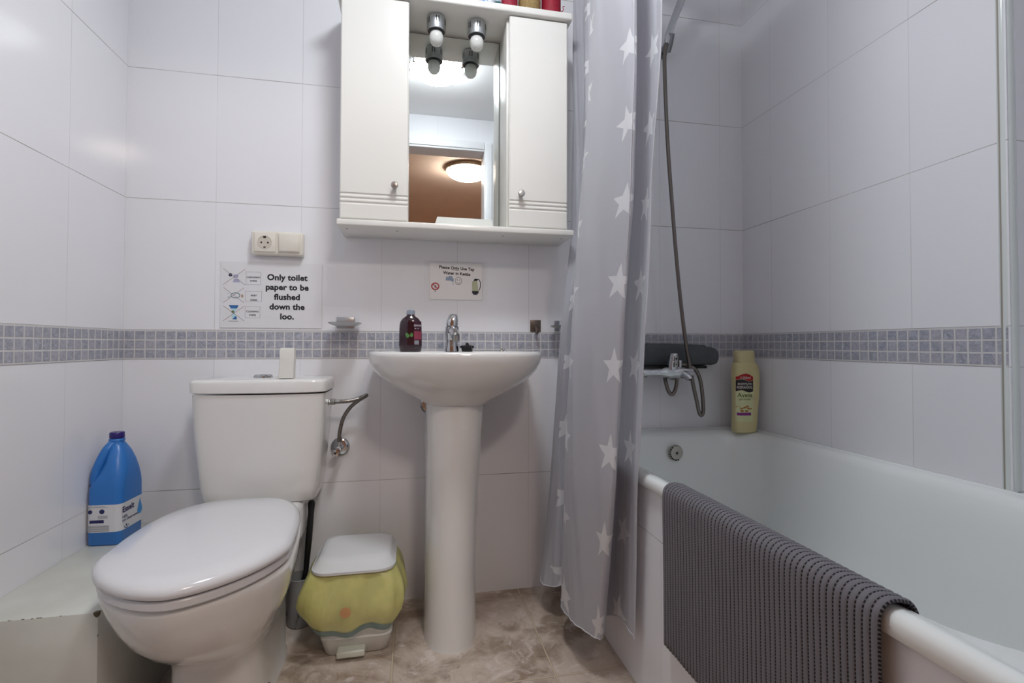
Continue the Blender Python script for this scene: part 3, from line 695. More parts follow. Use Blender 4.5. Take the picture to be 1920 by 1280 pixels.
m.build('tap_picture', mat('blue_grey_print', '8fa0b8', 0.5), t)
m = MB(); put(m, ring2(kx(846.8), kz(533.0), .0030, .0007, 16, .0042), s2); m.build('water_drop_picture', mat('grey_line', '9aa4aa', 0.5), t)
m = MB(); put(m, poly([(kx(884), kz(528.5)), (kx(888), kz(525.5)), (kx(893.5), kz(526)), (kx(895.2), kz(534)), (kx(896), kz(545.5)), (kx(884.2), kz(545.5)), (kx(883.8), kz(536))]), s2)
m.build('kettle_picture', mat('cream_green_print', 'b9bd9c', 0.5), t)
m = MB(); put(m, poly([(kx(884), kz(545.5)), (kx(896.5), kz(545.5)), (kx(897), kz(549)), (kx(893.5), kz(553)), (kx(887), kz(553)), (kx(884), kz(549.5))]), s2)
put(m, poly([(kx(886.3), kz(527)), (kx(889), kz(522.3)), (kx(894.5), kz(522.5)), (kx(895), kz(525.5)), (kx(893), kz(526.5))]), s2)
hp = [(894, 523.2), (897.5, 523.6), (900.2, 529), (900.3, 536), (899, 542), (896.8, 545)]
for (a, b_), (c_, d_) in zip(hp[:-1], hp[1:]): put(m, seg2(kx(a), kz(b_), kx(c_), kz(d_), .0026), s2)
m.build('kettle_handle_picture', mat('dark_print', '22252a', 0.5), t)

# ------------------------------------------------------------------ soap dish, hook, tumbler holder
t = thing('soap_dish', 'frosted glass soap dish in a metal wall holder between the notice and basin', 'soap dish', (0.635, 0, 0.9))
MB().box(0.608, 0.663, -0.014, -0.001, 0.893, 0.929, 0.002).build('holder', mat('satin_chrome', 'aeacae', 0.3, 0.9), t)
m = MB().loft([sup(0.641, -0.062, .030, .036, .036, 0.8985, 3, 3, 40), sup(0.641, -0.062, .046, .046, .046, 0.904, 3, 3, 40), sup(0.641, -0.062, .050, .050, .050, 0.909, 3, 3, 40), sup(0.641, -0.062, .047, .047, .047, 0.909, 3, 3, 40), sup(0.641, -0.062, .040, .042, .042, 0.903, 3, 3, 40)])
m.build('glass_dish', mat('frosted_glass', 'd9dcdf', 0.15, trans=0.35), t)
m = MB().tube([(0.663, -0.010, 0.905), (0.678, -0.012, 0.9065), (0.684, -0.03, 0.9065), (0.684, -0.06, 0.9065)], 0.0022, 10)
m.lathe([(0.004, .903), (0.0045, .9065), (0.003, .911)], (0.6765, -0.018, 0), n=14)
m.build('retaining_arm', chrome, t)
t = thing('towel_hook', 'small square brown metal hook stuck to the wall right of the basin', 'hook', (1.27, 0, 0.907))
MB().box(1.2515, 1.2895, -0.004, -0.001, 0.8865, 0.9275, 0.001).build('back_plate', brown_m, t)
MB().tube(catmull([(1.2705, -0.004, 0.905), (1.2705, -0.012, 0.896), (1.2705, -0.022, 0.883), (1.2705, -0.030, 0.8835), (1.2705, -0.033, 0.892)], 6), 0.0048, 10).build('hook_arm', brown_m, t)
t = thing('soap_dish', 'chrome and glass soap dish half hidden behind the shower curtain', 'soap dish', (1.36, 0, 0.9))
MB().box(1.337, 1.390, -0.014, -0.001, 0.889, 0.926, 0.002).build('holder', chrome, t)
m = MB().loft([sup(1.362, -0.056, .030, .034, .034, 0.8965, 3, 3, 40), sup(1.362, -0.056, .046, .040, .040, 0.902, 3, 3, 40), sup(1.362, -0.056, .050, .044, .044, 0.907, 3, 3, 40), sup(1.362, -0.056, .047, .041, .041, 0.907, 3, 3, 40), sup(1.362, -0.056, .040, .036, .036, 0.901, 3, 3, 40)])
m.build('glass_dish', mat('smoky_glass', 'b4b9b6', 0.12, trans=0.5), t)

# ------------------------------------------------------------------ toilet brush
t = thing('toilet_brush', 'toilet brush with long black handle in a grey holder beside the toilet', 'toilet brush', (0.535, -0.1, 0))
MB().lathe([(0.032, 0), (0.035, 0.004), (0.036, 0.13), (0.038, 0.142), (0.036, 0.143), (0.033, 0.128), (0.030, 0.02)], (0.520, -0.080, 0), n=40).build('holder', mat('grey_plastic', '9c9fa2', 0.35), t)
MB().lathe([(0.006, 0.03), (0.025, 0.035), (0.025, 0.10), (0.012, 0.11)], (0.520, -0.080, 0), n=30).build('bristles', mat('white_bristles', 'd8d8d8', 0.8), t)
MB().tube([(0.522, -0.082, 0.09), (0.539, -0.096, 0.165), (0.547, -0.100, 0.26), (0.5525, -0.100, 0.335), (0.5535, -0.100, 0.365), (0.5535, -0.100, 0.372)], [0.0065, 0.0075, 0.0095, 0.0085, 0.0105, 0.007], 16).build('handle', blackp, t)

# ------------------------------------------------------------------ pedal bin
t = thing('pedal_bin', 'small white pedal bin lined with a yellow bag beside the basin pedestal', 'bin', (0.7, -0.2, 0))
def binr(z, x0, x1, y0, y1, r=0.025): return rrect(x0, x1, y0, y1, z, r, 6)
MB().loft([binr(0.0, .625, .782, -.262, -.120), binr(0.004, .619, .788, -.267, -.116), binr(0.052, .609, .797, -.284, -.108), binr(0.055, .612, .794, -.281, -.110), binr(0.16, .602, .798, -.296, -.104), binr(0.240, .597, .801, -.302, -.100)]).build('bucket', white_pl, t, ang=50)
lid = MB().loft([binr(0.237, .587, .806, -.316, -.094, .045), binr(0.2435, .587, .806, -.316, -.094, .045), binr(0.245, .591, .802, -.312, -.096, .043), binr(0.260, .600, .793, -.292, -.102, .035), binr(0.2655, .605, .788, -.283, -.107, .032), binr(0.267, .620, .773, -.262, -.12, .03), binr(0.268, .66, .74, -.22, -.16, .02)])
lid.build('lid', mat('glossy_white_plastic', 'dcdedf', 0.22), t, ang=50)
MB().box(0.655, 0.728, -0.305, -0.250, 0.012, 0.030, 0.005, 3).build('pedal', mat('greenish_white_plastic', 'd3d6c8', 0.35), t)
# bag
bagm = mat('yellow_film', 'e6e38f', 0.28, noise=0.16, nscale=16, bump=1.0, bscale=30, alpha=0.70)
def bagring(z, gx, gf, gb, wob, ph, dz=0.0):
    base = rrect(.592-gx, .796+gx, -.304-gf, -.100+gb, z, .045, 14); out = []
    pts = [Vector(p) for p in base]; cx_, cy_ = .694, -.202
    dn = []
    for i in range(len(pts)):
        a, b_ = pts[i], pts[(i+1) % len(pts)]
        nn = max(1, round((a-b_).length/0.008)); dn += [a.lerp(b_, k/nn) for k in range(nn)]
    for i, p in enumerate(dn):
        a = math.atan2(p.y-cy_, p.x-cx_)
        k = 1 + wob*(math.sin(7*a+ph)+0.6*math.sin(13*a+ph*1.7)+0.5*math.sin(23*a+2*ph)) + min(wob, .010)*0.8*(abs(math.sin(17*a+1.0))-0.5)*math.sin(29*a)
        out.append((cx_+(p.x-cx_)*k, cy_+(p.y-cy_)*k, z + dz*(math.sin(5*a+1.0)+0.5*math.sin(9*a))))
    return out
def resamp(r, n=300):
    P_ = [Vector(p) for p in r]; L_ = [0]
    for i in range(len(P_)): L_.append(L_[-1]+(P_[(i+1) % len(P_)]-P_[i]).length)
    out = []; j = 0
    for k in range(n):
        s_ = L_[-1]*k/n
        while L_[j+1] < s_: j += 1
        f_ = (s_-L_[j])/(L_[j+1]-L_[j]+1e-9); out.append(P_[j % len(P_)].lerp(P_[(j+1) % len(P_)], f_))
    return out
br = [resamp(bagring(*a)) for a in [(0.242, -.002, -.004, -.004, 0, 0), (0.238, .004, .002, .004, .004, 0.2), (0.225, .014, .008, .010, .016, 0.5), (0.205, .024, .014, .018, .018, 0.9), (0.180, .032, .022, .02, .021, 1.4), (0.155, .036, .026, .02, .022, 1.9), (0.130, .030, .026, .02, .019, 2.2, 0.003), (0.110, .020, .020, .018, .016, 2.4, 0.005), (0.094, .010, .012, .012, .013, 2.7, 0.008)]]
bag = MB().loft(br, False, False).build('bin_bag', bagm, t, ang=80)
b2 = [resamp(bagring(*a)) for a in [(0.097, .0135, .0155, .014, .013, 2.65, 0.008), (0.088, .009, .011, .012, .012, 2.8, 0.008), (0.077, .004, .004, .006, .010, 3.0, 0.008)]]
MB().loft(b2, False, False).build('drawstring_band', mat('blue_green_film', '7d9a98', 0.3, noise=0.2, nscale=25, alpha=0.92), bag, ang=80)
put(MB(), disc(.682, .150, .014, 24), lambda u, v: (u, -0.3395, v)).build('printed_spot', mat('orange_spot', 'e0936a', 0.6, alpha=0.6), bag)

# ------------------------------------------------------------------ bleach bottle
t = thing('bleach_bottle', 'blue plastic bleach jug standing on the white ledge in the left corner', 'bleach bottle', (0.075, -0.115, 0.305))
ANG = math.radians(38)       # label side turned towards the right
ca, sa = math.cos(ANG), math.sin(ANG)
BCX, BCY, BZ = 0.0485, -0.122, 0.3055
# local frame: p runs along the narrow face (left to right), q runs away along the wide face
e1 = Vector((0.9985, -0.055, 0)); e2 = Vector((0.055, 0.9985, 0))
HP, HQ = 0.044, 0.062
def jl(p, q, z): return tuple(Vector((BCX, BCY, BZ+z)) + e1*p + e2*q)
def jr(z, hp, hq, cp=0, cq=0, r=0.016):
    return [jl(x+cp, y+cq, z) for x, y, _ in rrect(-hp, hp, -hq, hq, 0, min(r, hp*0.95, hq*0.95), 8)]
blue = mat('blue_plastic', '2f76c4', 0.3)
prof = [(0, .038, .050, .012, 0), (.004, .0415, .0535, .015, 0), (.10, .042, .054, .016, 0), (.150, .042, .054, .018, 0), (.170, .038, .052, .022, .004), (.190, .033, .048, .026, .0085), (.215, .0265, .041, .026, .0105), (.240, .0215, .031, .021, .0075), (.256, .0180, .023, .0178, .003), (.266, .0160, .017, .0158, 0), (.270, .0185, .0185, .018, 0), (.273, .0185, .0185, .018, 0), (.275, .016, .016, .0158, 0)]
jm = MB(); jm.loft([jr(z, hp, hq, cp, 0, r) for z, hp, hq, r, cp in prof])
jb = jm.build('body', blue, t, ang=60)
# grip that runs from the neck down the wall side, standing off the body
gp = catmull([(-0.004, -0.010, .262), (-0.012, -0.022, .246), (-0.022, -0.030, .218), (-0.030, -0.034, .188), (-0.032, -0.034, .160)], 8)
MB().tube([jl(p.x, p.y, p.z) for p in gp], [0.0115]*len(gp), 16).build('grip', blue, t)
MB().lathe([(.0165, .2755), (.0175, .277), (.0172, .290), (.0155, .2925), (.001, .293)], (BCX, BCY, BZ), n=40).build('cap', mat('dark_violet_cap', '2c1c6e', 0.3), t)
# wrap label
def lab_out(z): return [jl(x, y, z) for x, y, _ in rrect(-.0423, .0423, -.0543, .0543, 0, .0162, 8)]
lb = MB().loft([lab_out(.036), lab_out(.108)], False, False).build('label', mat('white_label', 'd6d6da', 0.35), t)
def fr_(u, v): return jl(u, -.0547, v)         # narrow face, seen on the left
def sd_(u, v): return jl(.0427, u+.006, v)          # wide face with the brand name
navy = mat('navy_ink', '1e2058', 0.5)
m = MB(); put(m, text('Esselt', .0215, 'LEFT', .0007), sd_, -.052, .083)
put(m, text('Lejía', .0115, 'LEFT', .0002), sd_, -.052, .068); put(m, text('con Detergente', .0105, 'LEFT', .0002), sd_, -.052, .058)
put(m, disc(-.034, .0455, .0028, 14, .0038), sd_)
for k in range(12):
    a0, a1 = PI*(1.02+0.96*k/12), PI*(1.02+0.96*(k+1)/12)
    put(m, seg2(-.034+.0085*math.cos(a0), .0455+.0075*math.sin(a0), -.034+.0085*math.cos(a1), .0455+.0075*math.sin(a1), .0022), sd_)
m.build('brand_lettering', navy, lb)
m = MB(); dr_ = [(0.026, .062)] + [(0.026+.0115*math.cos(a), .062+.0115*math.sin(a)) for a in [PI*(1.05+0.9*k/12) for k in range(13)]]
dp = [(.026, .100)] + [(.026+.0115*math.sin(a)*1.0, .068-.0115*math.cos(a)) for a in [PI*(0.62-1.24*k/16) for k in range(17)]]
put(m, poly(dp), sd_); m.build('water_drop', mat('drop_blue', '3d8fd0', 0.4), lb)
m = MB(); put(m, disc(-.030, .0905, .0052), fr_); put(m, disc(-.002, .0905, .0062), fr_); put(m, rect(-.031, .003, .0605, .0685), fr_); m.build('pictogram', navy, lb)
m = MB()
for k in range(9): put(m, rect(-.036, .016, .0385+k*.0019, .0385+k*.0019+(.0006 if k % 3 else .0011)), fr_)
for k in range(4): put(m, rect(-.012, .012, .0725+k*.0022, .0733+k*.0022), fr_)
for k in range(2): put(m, rect(-.036, .014-.01*k, .1015+k*.0022, .1021+k*.0022), fr_)
m.build('small_print', ink_grey, lb)

# ------------------------------------------------------------------ bathtub
t = thing('bathtub', 'white enamelled bathtub along the right wall with tiled front panel', 'bathtub', (1.74, -0.72, 0))
TX0, TX1, TY0, TY1, TZ = 1.386, RW-0.001, YF+0.001, -0.002, 0.5345
def rr2(x0, x1, y0, y1, z, r): return rrect(x0, x1, y0, y1, z, r, 10)
rings = [rr2(TX0+.004, TX1, TY0, TY1, TZ-.030, .006), rr2(TX0, TX1, TY0, TY1, TZ-.027, .006), rr2(TX0, TX1, TY0, TY1, TZ-.011, .006), rr2(TX0+.003, TX1, TY0, TY1, TZ-.004, .006), rr2(TX0+.009, TX1, TY0, TY1, TZ-.0006, .008), rr2(TX0+.016, TX1-.002, TY0+.004, TY1-.002, TZ, .012),
         rr2(TX0+.022, TX1-.010, TY0+.02, TY1-.010, TZ-.0002, .04), rr2(TX0+.0235, TX1-.012, TY0+.022, TY1-.012, TZ-.0018, .045), rr2(TX0+.025, TX1-.014, TY0+.026, TY1-.014, TZ-.0022, .06), rr2(TX0+.032, TX1-.030, TY0+.10, TY1-.044, TZ-.0035, .15), rr2(TX0+.037, TX1-.042, TY0+.115, TY1-.056, TZ-.009, .155), rr2(TX0+.043, TX1-.052, TY0+.125, TY1-.066, TZ-.024, .155),
         rr2(TX0+.050, TX1-.062, TY0+.135, TY1-.078, TZ-.08, .15), rr2(TX0+.070, TX1-.078, TY0+.16, TY1-.10, .30, .14), rr2(TX0+.10, TX1-.095, TY0+.18, TY1-.125, .17, .13), rr2(TX0+.13, TX1-.12, TY0+.22, TY1-.155, .135, .11), rr2(TX0+.19, TX1-.18, TY0+.29, TY1-.22, .125, .08)]
MB().loft(rings, False, True).build('tub', ceramic_b, t, ang=70)
pan = tile_mat('panel_tiles', 1, -0.1552+0.003)
MB().box(1.398, 1.43, YF+0.001, -0.001, 0.0, 0.5075).build('front_panel', pan, t, smooth=False)
MB().box(1.3965, 1.399, YF+0.001, -0.001, 0.503, 0.5095).build('sealant', mat('yellowed_silicone', 'b5a57c', 0.5), t)
ov = MB().lathe([(0.0265, 0.0), (0.0265, -0.008), (0.024, -0.0115), (0.006, -0.0125), (0.005, -0.011), (0.003, -0.011)], (1.757, -0.084, 0.4635), 'y', n=40).build('overflow_cap', mat('worn_chrome', 'b2aea8', 0.3, 0.8), t)
m = MB()
for k in range(9):
    a = PI*(0.72+0.85*k/8); m.lathe([(0.0030, -0.0090), (0.0030, -0.0124)], (1.757+.0233*math.cos(a)*1.05, -0.084, 0.4635+.0233*math.sin(a)*1.05), 'y', n=8)
m.lathe([(0.0035, -0.0126), (0.0035, -0.0129)], (1.757, -0.084, 0.4635), 'y', n=12)
m.build('overflow_hole', mat('grimy_dark', '2c261c', 0.7), ov)

# ------------------------------------------------------------------ bath mat over the rim
RIB = 48; MY0, MY1 = -0.702, -1.206
matm = bpy.data.materials.new('grey_foam_mat'); matm.use_nodes = True; h = NT(matm); b = matm.node_tree.nodes['Principled BSDF']
uvn = matm.node_tree.nodes.new('ShaderNodeUVMap'); sp_ = matm.node_tree.nodes.new('ShaderNodeSeparateXYZ'); h.nt.links.new(uvn.outputs[0], sp_.inputs[0])
u_, v_ = sp_.outputs[0], sp_.outputs[1]       # u counts ribs, v metres along the drape
du = h.m('ABSOLUTE', h.m('SUBTRACT', h.m('FRACT', u_), 0.5))      # 0.5 at rib joints
joint = h.ramp(du, 0.30, 0.36)
fv = h.m('ABSOLUTE', h.m('SUBTRACT', h.m('FRACT', h.m('DIVIDE', v_, 0.0050)), 0.5))
hole = h.m('MULTIPLY', joint, h.ramp(fv, 0.34, 0.26))
c = h.mix(hole, h.mix(h.noise(uvn.outputs[0], 3.0, 3), lin('77757a'), lin('6b696e')), lin('1f1d22'))
h.nt.links.new(c, b.inputs['Base Color']); b.inputs['Roughness'].default_value = 0.75
h.nt.links.new(h.bump(h.m('SUBTRACT', 1.0, hole), 0.6, 0.002), b.inputs['Normal'])
prof = [(1.441, 0.470), (1.436, 0.500), (1.430, 0.522), (1.422, 0.5345), (1.412, 0.5385), (1.400, 0.5405), (1.389, 0.5385), (1.3815, 0.531), (1.379, 0.520), (1.3785, 0.50), (1.379, 0.46), (1.380, 0.40), (1.381, 0.30), (1.382, 0.203)]
pc = catmull([(x, 0, z) for x, z in prof], 6)
dd = [0]
for i in range(1, len(pc)): dd.append(dd[-1]+(pc[i]-pc[i-1]).length)
nu = RIB*6
vs, uv = [], []
for i, p in enumerate(pc):
    tn = (pc[min(i+1, len(pc)-1)]-pc[max(i-1, 0)]).normalized(); nrm = Vector((-tn.z, 0, tn.x))
    if nrm.z < 0 and nrm.x > 0: nrm = -nrm
    nrm = Vector((tn.z, 0, -tn.x)) if tn.x < 0 or tn.z < -0.5 else Vector((tn.z, 0, -tn.x))
    for k in range(nu+1):
        u = k/6
        f_ = abs(math.cos(PI*u - PI/2))**0.55 if False else abs(math.sin(PI*u))**0.5
        y = MY0 + (MY1-MY0)*k/nu
        hgt = 0.0008+0.0030*f_
        wv = 0.0012*math.sin(y*40+p.z*9)*max(0, (0.5-p.z)/0.3)
        q = p + nrm*(hgt)
        vs.append((q.x-abs(wv), y, q.z)); uv.append((u, dd[i]))
nb_ = len(vs)
fs = [(i*(nu+1)+k, i*(nu+1)+k+1, (i+1)*(nu+1)+k+1, (i+1)*(nu+1)+k) for i in range(len(pc)-1) for k in range(nu)]
me = bpy.data.meshes.new('bath_mat'); og = Vector((1.38, -0.99, 0.237))
me.from_pydata([tuple(Vector(v)-og) for v in vs], [], fs); ul = me.uv_layers.new(name='UVMap')
for lo in me.loops: ul.data[lo.index].uv = uv[lo.vertex_index]
me.polygons.foreach_set('use_smooth', [True]*len(me.polygons)); me.materials.append(matm)
o = bpy.data.objects.new('bath_mat', me); C.objects.link(o); o.location = og
sm = o.modifiers.new('thickness', 'SOLIDIFY'); sm.thickness = 0.003; sm.offset = 0.0
tag(o, 'ribbed grey foam bath mat draped over the front rim of the bathtub', 'bath mat')

# ------------------------------------------------------------------ bath mixer, hose and hand shower
t = thing('bath_mixer', 'chrome bath mixer tap on the wall above the tub with hanging hose', 'mixer tap', (1.74, 0, 0.745))
m = MB().lathe([(0.030, -0.0015), (0.030, -0.006), (0.022, -0.014), (0.014, -0.016), (0.014, -0.085)], (1.645, 0, 0.742), 'y', n=28)
m.build('wall_flange', mat('tarnished_chrome', '86857c', 0.3, 0.9), t)
m = MB().lathe([(0.030, -0.0015), (0.030, -0.006), (0.022, -0.014), (0.014, -0.016), (0.014, -0.085)], (1.795, 0, 0.742), 'y', n=28)
m.build('wall_flange', mat('tarnished_chrome', '86857c', 0.3, 0.9), t)
MB().lathe([(0.009, 1.625), (0.0125, 1.632), (0.0115, 1.66), (0.0125, 1.695), (0.016, 1.703), (0.0215, 1.722), (0.022, 1.76), (0.018, 1.795), (0.016, 1.815), (0.012, 1.818)], (0, -0.097, 0.745), 'x', n=32).build('body', chrome, t)
MB().loft([sup(1.736, -0.100, .018, .02, .02, z, 2.6, 2.6, 28) for z in (0.755, 0.775)] + [sup(1.739, -0.105, .017, .018, .018, 0.80, 2.6, 2.6, 28), sup(1.741, -0.108, .013, .013, .013, 0.812, 2.6, 2.6, 28)]).build('lever', chrome, t)
m = MB().box(1.7325, 1.7445, -0.1275, -0.1225, 0.785, 0.803, 0.001).box(1.7325, 1.7445, -0.1275, -0.1205, 0.765, 0.782, 0.001); m.build('lever_plate', chrome_d, t)
m = MB().lathe([(0.0035, -0.1277), (0.0035, -0.1282)], (1.7385, 0, 0.794), 'y', n=12).lathe([(0.002, -0.1277), (0.002, -0.1282)], (1.7385, 0, 0.774), 'y', n=8); m.build('lever_mark', dark, t)
MB().tube([(1.765, -0.095, 0.742), (1.778, -0.115, 0.738), (1.785, -0.130, 0.728), (1.786, -0.133, 0.722)], [0.016, 0.0145, 0.0125, 0.0115], 20).build('spout', chrome, t)
MB().lathe([(0.0055, 0.757), (0.0075, 0.775), (0.008, 0.787), (0.004, 0.789)], (1.7675, -0.10, 0), n=18).build('diverter_knob', chrome, t)
MB().lathe([(0.010, 0.722), (0.010, 0.732), (0.008, 0.735)], (1.763, -0.088, 0), n=16).build('hose_outlet', chrome_d, t)
hose = [(1.763, -0.088, 0.725), (1.7615, -0.088, 0.705), (1.755, -0.088, 0.680), (1.743, -0.088, 0.668), (1.731, -0.086, 0.680), (1.726, -0.080, 0.705), (1.727, -0.068, 0.735), (1.740, -0.066, 0.754), (1.770, -0.067, 0.768), (1.800, -0.075, 0.770), (1.830, -0.09, 0.757), (1.848, -0.093, 0.725), (1.857, -0.093, 0.68), (1.861, -0.093, 0.635), (1.8615, -0.093, 0.605), (1.855, -0.093, 0.592), (1.846, -0.093, 0.602), (1.836, -0.095, 0.64), (1.820, -0.098, 0.70), (1.803, -0.100, 0.78), (1.789, -0.100, 0.86), (1.778, -0.098, 0.95), (1.768, -0.094, 1.06), (1.757, -0.09, 1.2), (1.745, -0.088, 1.36), (1.734, -0.086, 1.52), (1.727, -0.085, 1.66), (1.722, -0.085, 1.80), (1.722, -0.085, 1.87), (1.728, -0.086, 1.915)]
hp = catmull(hose, 5)
# resample evenly so that the metal rings read
L_ = [0]
for i in range(1, len(hp)): L_.append(L_[-1]+(hp[i]-hp[i-1]).length)
rs = []; j = 0; n_ = int(L_[-1]/0.0022)
for k in range(n_+1):
    s_ = L_[-1]*k/n_
    while j < len(L_)-2 and L_[j+1] < s_: j += 1
    rs.append(hp[j].lerp(hp[j+1], (s_-L_[j])/(L_[j+1]-L_[j]+1e-9)))
MB().tube(rs, 0.0072, 10, ribs=0.16).build('hose', mat('hose_steel', '7d7670', 0.3, 1.0), t, ang=80)
t = thing('hand_shower', 'chrome hand shower in its wall bracket above the bath', 'hand shower', (1.74, 0, 1.94))
MB().lathe([(0.022, -0.0015), (0.022, -0.008), (0.013, -0.014), (0.011, -0.055), (0.014, -0.06)], (1.752, 0, 1.93), 'y', n=28).build('wall_bracket', mat('dark_chrome', '5c5f60', 0.25, 0.8), t)
MB().tube([(1.745, -0.055, 1.905), (1.7425, -0.075, 1.925), (1.7415, -0.09, 1.95)], [0.016, 0.017, 0.0155], 20).build('cradle', mat('grey_chrome', '8a8d8e', 0.2, 0.9), t)
MB().tube([(1.728, -0.086, 1.912), (1.735, -0.088, 1.945), (1.748, -0.093, 1.985), (1.764, -0.100, 2.03), (1.778, -0.108, 2.07), (1.786, -0.115, 2.10), (1.789, -0.13, 2.125)], [0.009, 0.0115, 0.0125, 0.013, 0.013, 0.0135, 0.014], 20).build('handle', chrome, t)
hd = MB().lathe([(0.012, 0.0), (0.030, -0.006), (0.040, -0.016), (0.040, -0.024), (0.034, -0.027)], (0, 0, 0), n=36)
R_ = Matrix.Rotation(math.radians(-35), 3, 'X')
hd.v = [tuple(R_ @ Vector(p) + Vector((1.79, -0.138, 2.128))) for p in hd.v]
hd.build('spray_head', chrome, t)
# dark grey padded roll behind the mixer
pd = MB()
def padring(x, hz, hy, cz): return [(x, -0.030+0.9*hy*math.copysign(abs(math.cos(a))**0.7, math.cos(a)), cz+hz*math.copysign(abs(math.sin(a))**0.7, math.sin(a))) for a in [2*PI*k/28 for k in range(28)]]
pd.loft([padring(1.50, .020, .012, .800), padring(1.505, .036, .022, .802), padring(1.60, .041, .025, .805), padring(1.75, .0425, .026, .8045), padring(1.86, .040, .026, .804), padring(1.905, .0375, .026, .804), padring(1.908, .033, .028, .802), padring(1.93, .0335, .030, .801), padring(1.948, .028, .026, .800), padring(1.957, .016, .016, .799), padring(1.959, .004, .005, .799)])
tag(pd.build('rolled_bath_pillow', mat('dark_grey_foam', '565b5e', 0.85, noise=0.12, nscale=40, bump=0.4, bscale=120), origin=(1.73, -0.036, 0.76)), 'dark grey foam roll wedged behind the bath mixer tap', 'foam roll')
bl = MB().box(1.60, 1.905, -0.054, -0.004, 0.7565, 0.7660, 0.004, 3)
tag(bl.build('soap_shelf', blackp, origin=(1.75, -0.03, 0.757)), 'black plastic ledge just under the dark grey foam roll', 'shelf')

# ------------------------------------------------------------------ shower gel bottle
SXc, SYc, SZ_ = 2.018, -0.105, 0.531
t = thing('shower_gel_bottle', 'large cream yellow shower gel bottle on the back corner of the bathtub rim', 'shower gel bottle', (SXc, SYc, SZ_))
def sb(z, hx, hy, dx=0): return sup(SXc+dx, SYc, hx, hy, hy, SZ_+z, 3.0, 3.0, 56)
cream = mat('cream_plastic', 'd8cc98', 0.35)
sec = [(0, .040, .022, -.002), (.004, .0435, .025, -.002), (.03, .0445, .026, -.001), (.07, .0455, .026, .001), (.12, .0475, .027, .004), (.17, .0495, .028, .005), (.215, .0495, .028, .004), (.235, .047, .027, .003), (.245, .041, .025, .001), (.249, .036, .024, .001)]
MB().loft([sb(z, hx, hy, dx) for z, hx, hy, dx in sec]).build('body', cream, t, ang=60)
MB().loft([sb(z, hx, hy, dx) for z, hx, hy, dx in [(.249, .0355, .0235, 0), (.250, .0365, .024, 0), (.285, .035, .0235, -.001), (.290, .033, .022, -.001), (.2915, .028, .018, -.001)]]).build('cap', mat('cream_cap', 'd6cb9a', 0.3), t, ang=60)
def sbs(off):
    def f(u, v):
        for (z0, hx0, hy0, d0), (z1, hx1, hy1, d1) in zip(sec[:-1], sec[1:]):
            if v <= z1: break
        k = max(0, min(1, (v-z0)/(z1-z0))); hx, hy, dx = hx0+(hx1-hx0)*k, hy0+(hy1-hy0)*k, d0+(d1-d0)*k
        s_ = max(-0.97, min(0.97, (u-dx)/hx))
        return (SXc+u, SYc-hy*(1-abs(s_)**3)**(1/3)-off, SZ_+v)
    return f
def strip(pts_top, pts_bot, fn, m):
    n_ = len(pts_top); vs = []
    for j in range(5):
        for a, b_ in zip(pts_bot, pts_top): vs.append(fn(a[0]+(b_[0]-a[0])*j/4, a[1]+(b_[1]-a[1])*j/4))
    fs = [(j*n_+i, j*n_+i+1, (j+1)*n_+i+1, (j+1)*n_+i) for j in range(4) for i in range(n_-1)]; m.add(vs, fs); return m
L0, L1 = -.044, .014
def us(n_=14): return [L0+(L1-L0)*k/n_ for k in range(n_+1)]
lb = strip([(u, .196+.012*math.sin(PI*(u-L0)/(L1-L0))) for u in us()], [(u, .040) for u in us()], sbs(.0004), MB()).build('label', mat('cream_label', 'd9dbaa', 0.35), t)
strip([(u, .198+.012*math.sin(PI*(u-L0)/(L1-L0))) for u in us()], [(u, .187+.004*math.sin(2*PI*(u-L0)/(L1-L0))) for u in us()], sbs(.0007), MB()).build('red_banner', mat('red_banner', 'b01c22', 0.35), lb)
strip([(u, .186+.004*math.sin(2*PI*(u-L0)/(L1-L0))) for u in us()], [(u, .147+.004*math.sin(2*PI*(u-L0)/(L1-L0))) for u in us()], sbs(.0007), MB()).build('black_banner', mat('dark_banner', '241c20', 0.35), lb)
m = MB(); f_ = sbs(.0011)
put(m, text('1250ml', .0125, 'CENTER', .0002), f_, -.015, .191); put(m, text('INSTITUTO', .0095, 'CENTER', .0003), f_, -.0155, .170); put(m, text('ESPAÑOL', .0125, 'CENTER', .0003), f_, -.0155, .157)
m.build('white_lettering', mat('white_ink', 'cfc8c0', 0.4), lb)
m = MB(); put(m, text('Avena', .0205, 'CENTER', .0003), f_, -.0155, .127)
put(m, text('gel de baño', .0085, 'CENTER', .0001), f_, -.0155, .117)
m.build('green_lettering', mat('green_ink', '5c7033', 0.45), lb)
m = MB(); random.seed(3)
for k in range(16):
    u0 = -.040+.045*random.random(); v0 = .076+.020*random.random()
    put(m, disc(u0, v0, .006, 10, .0025), sbs(.0007+.00002*k))
m.build('oat_picture', mat('oat_orange', 'ad7a3c', 0.5), lb)
put(MB(), grid2(-.042, .006, .062, .072, 8, 1), sbs(.0012)).build('purple_banner', mat('magenta_banner', '8a2f86', 0.4), lb)

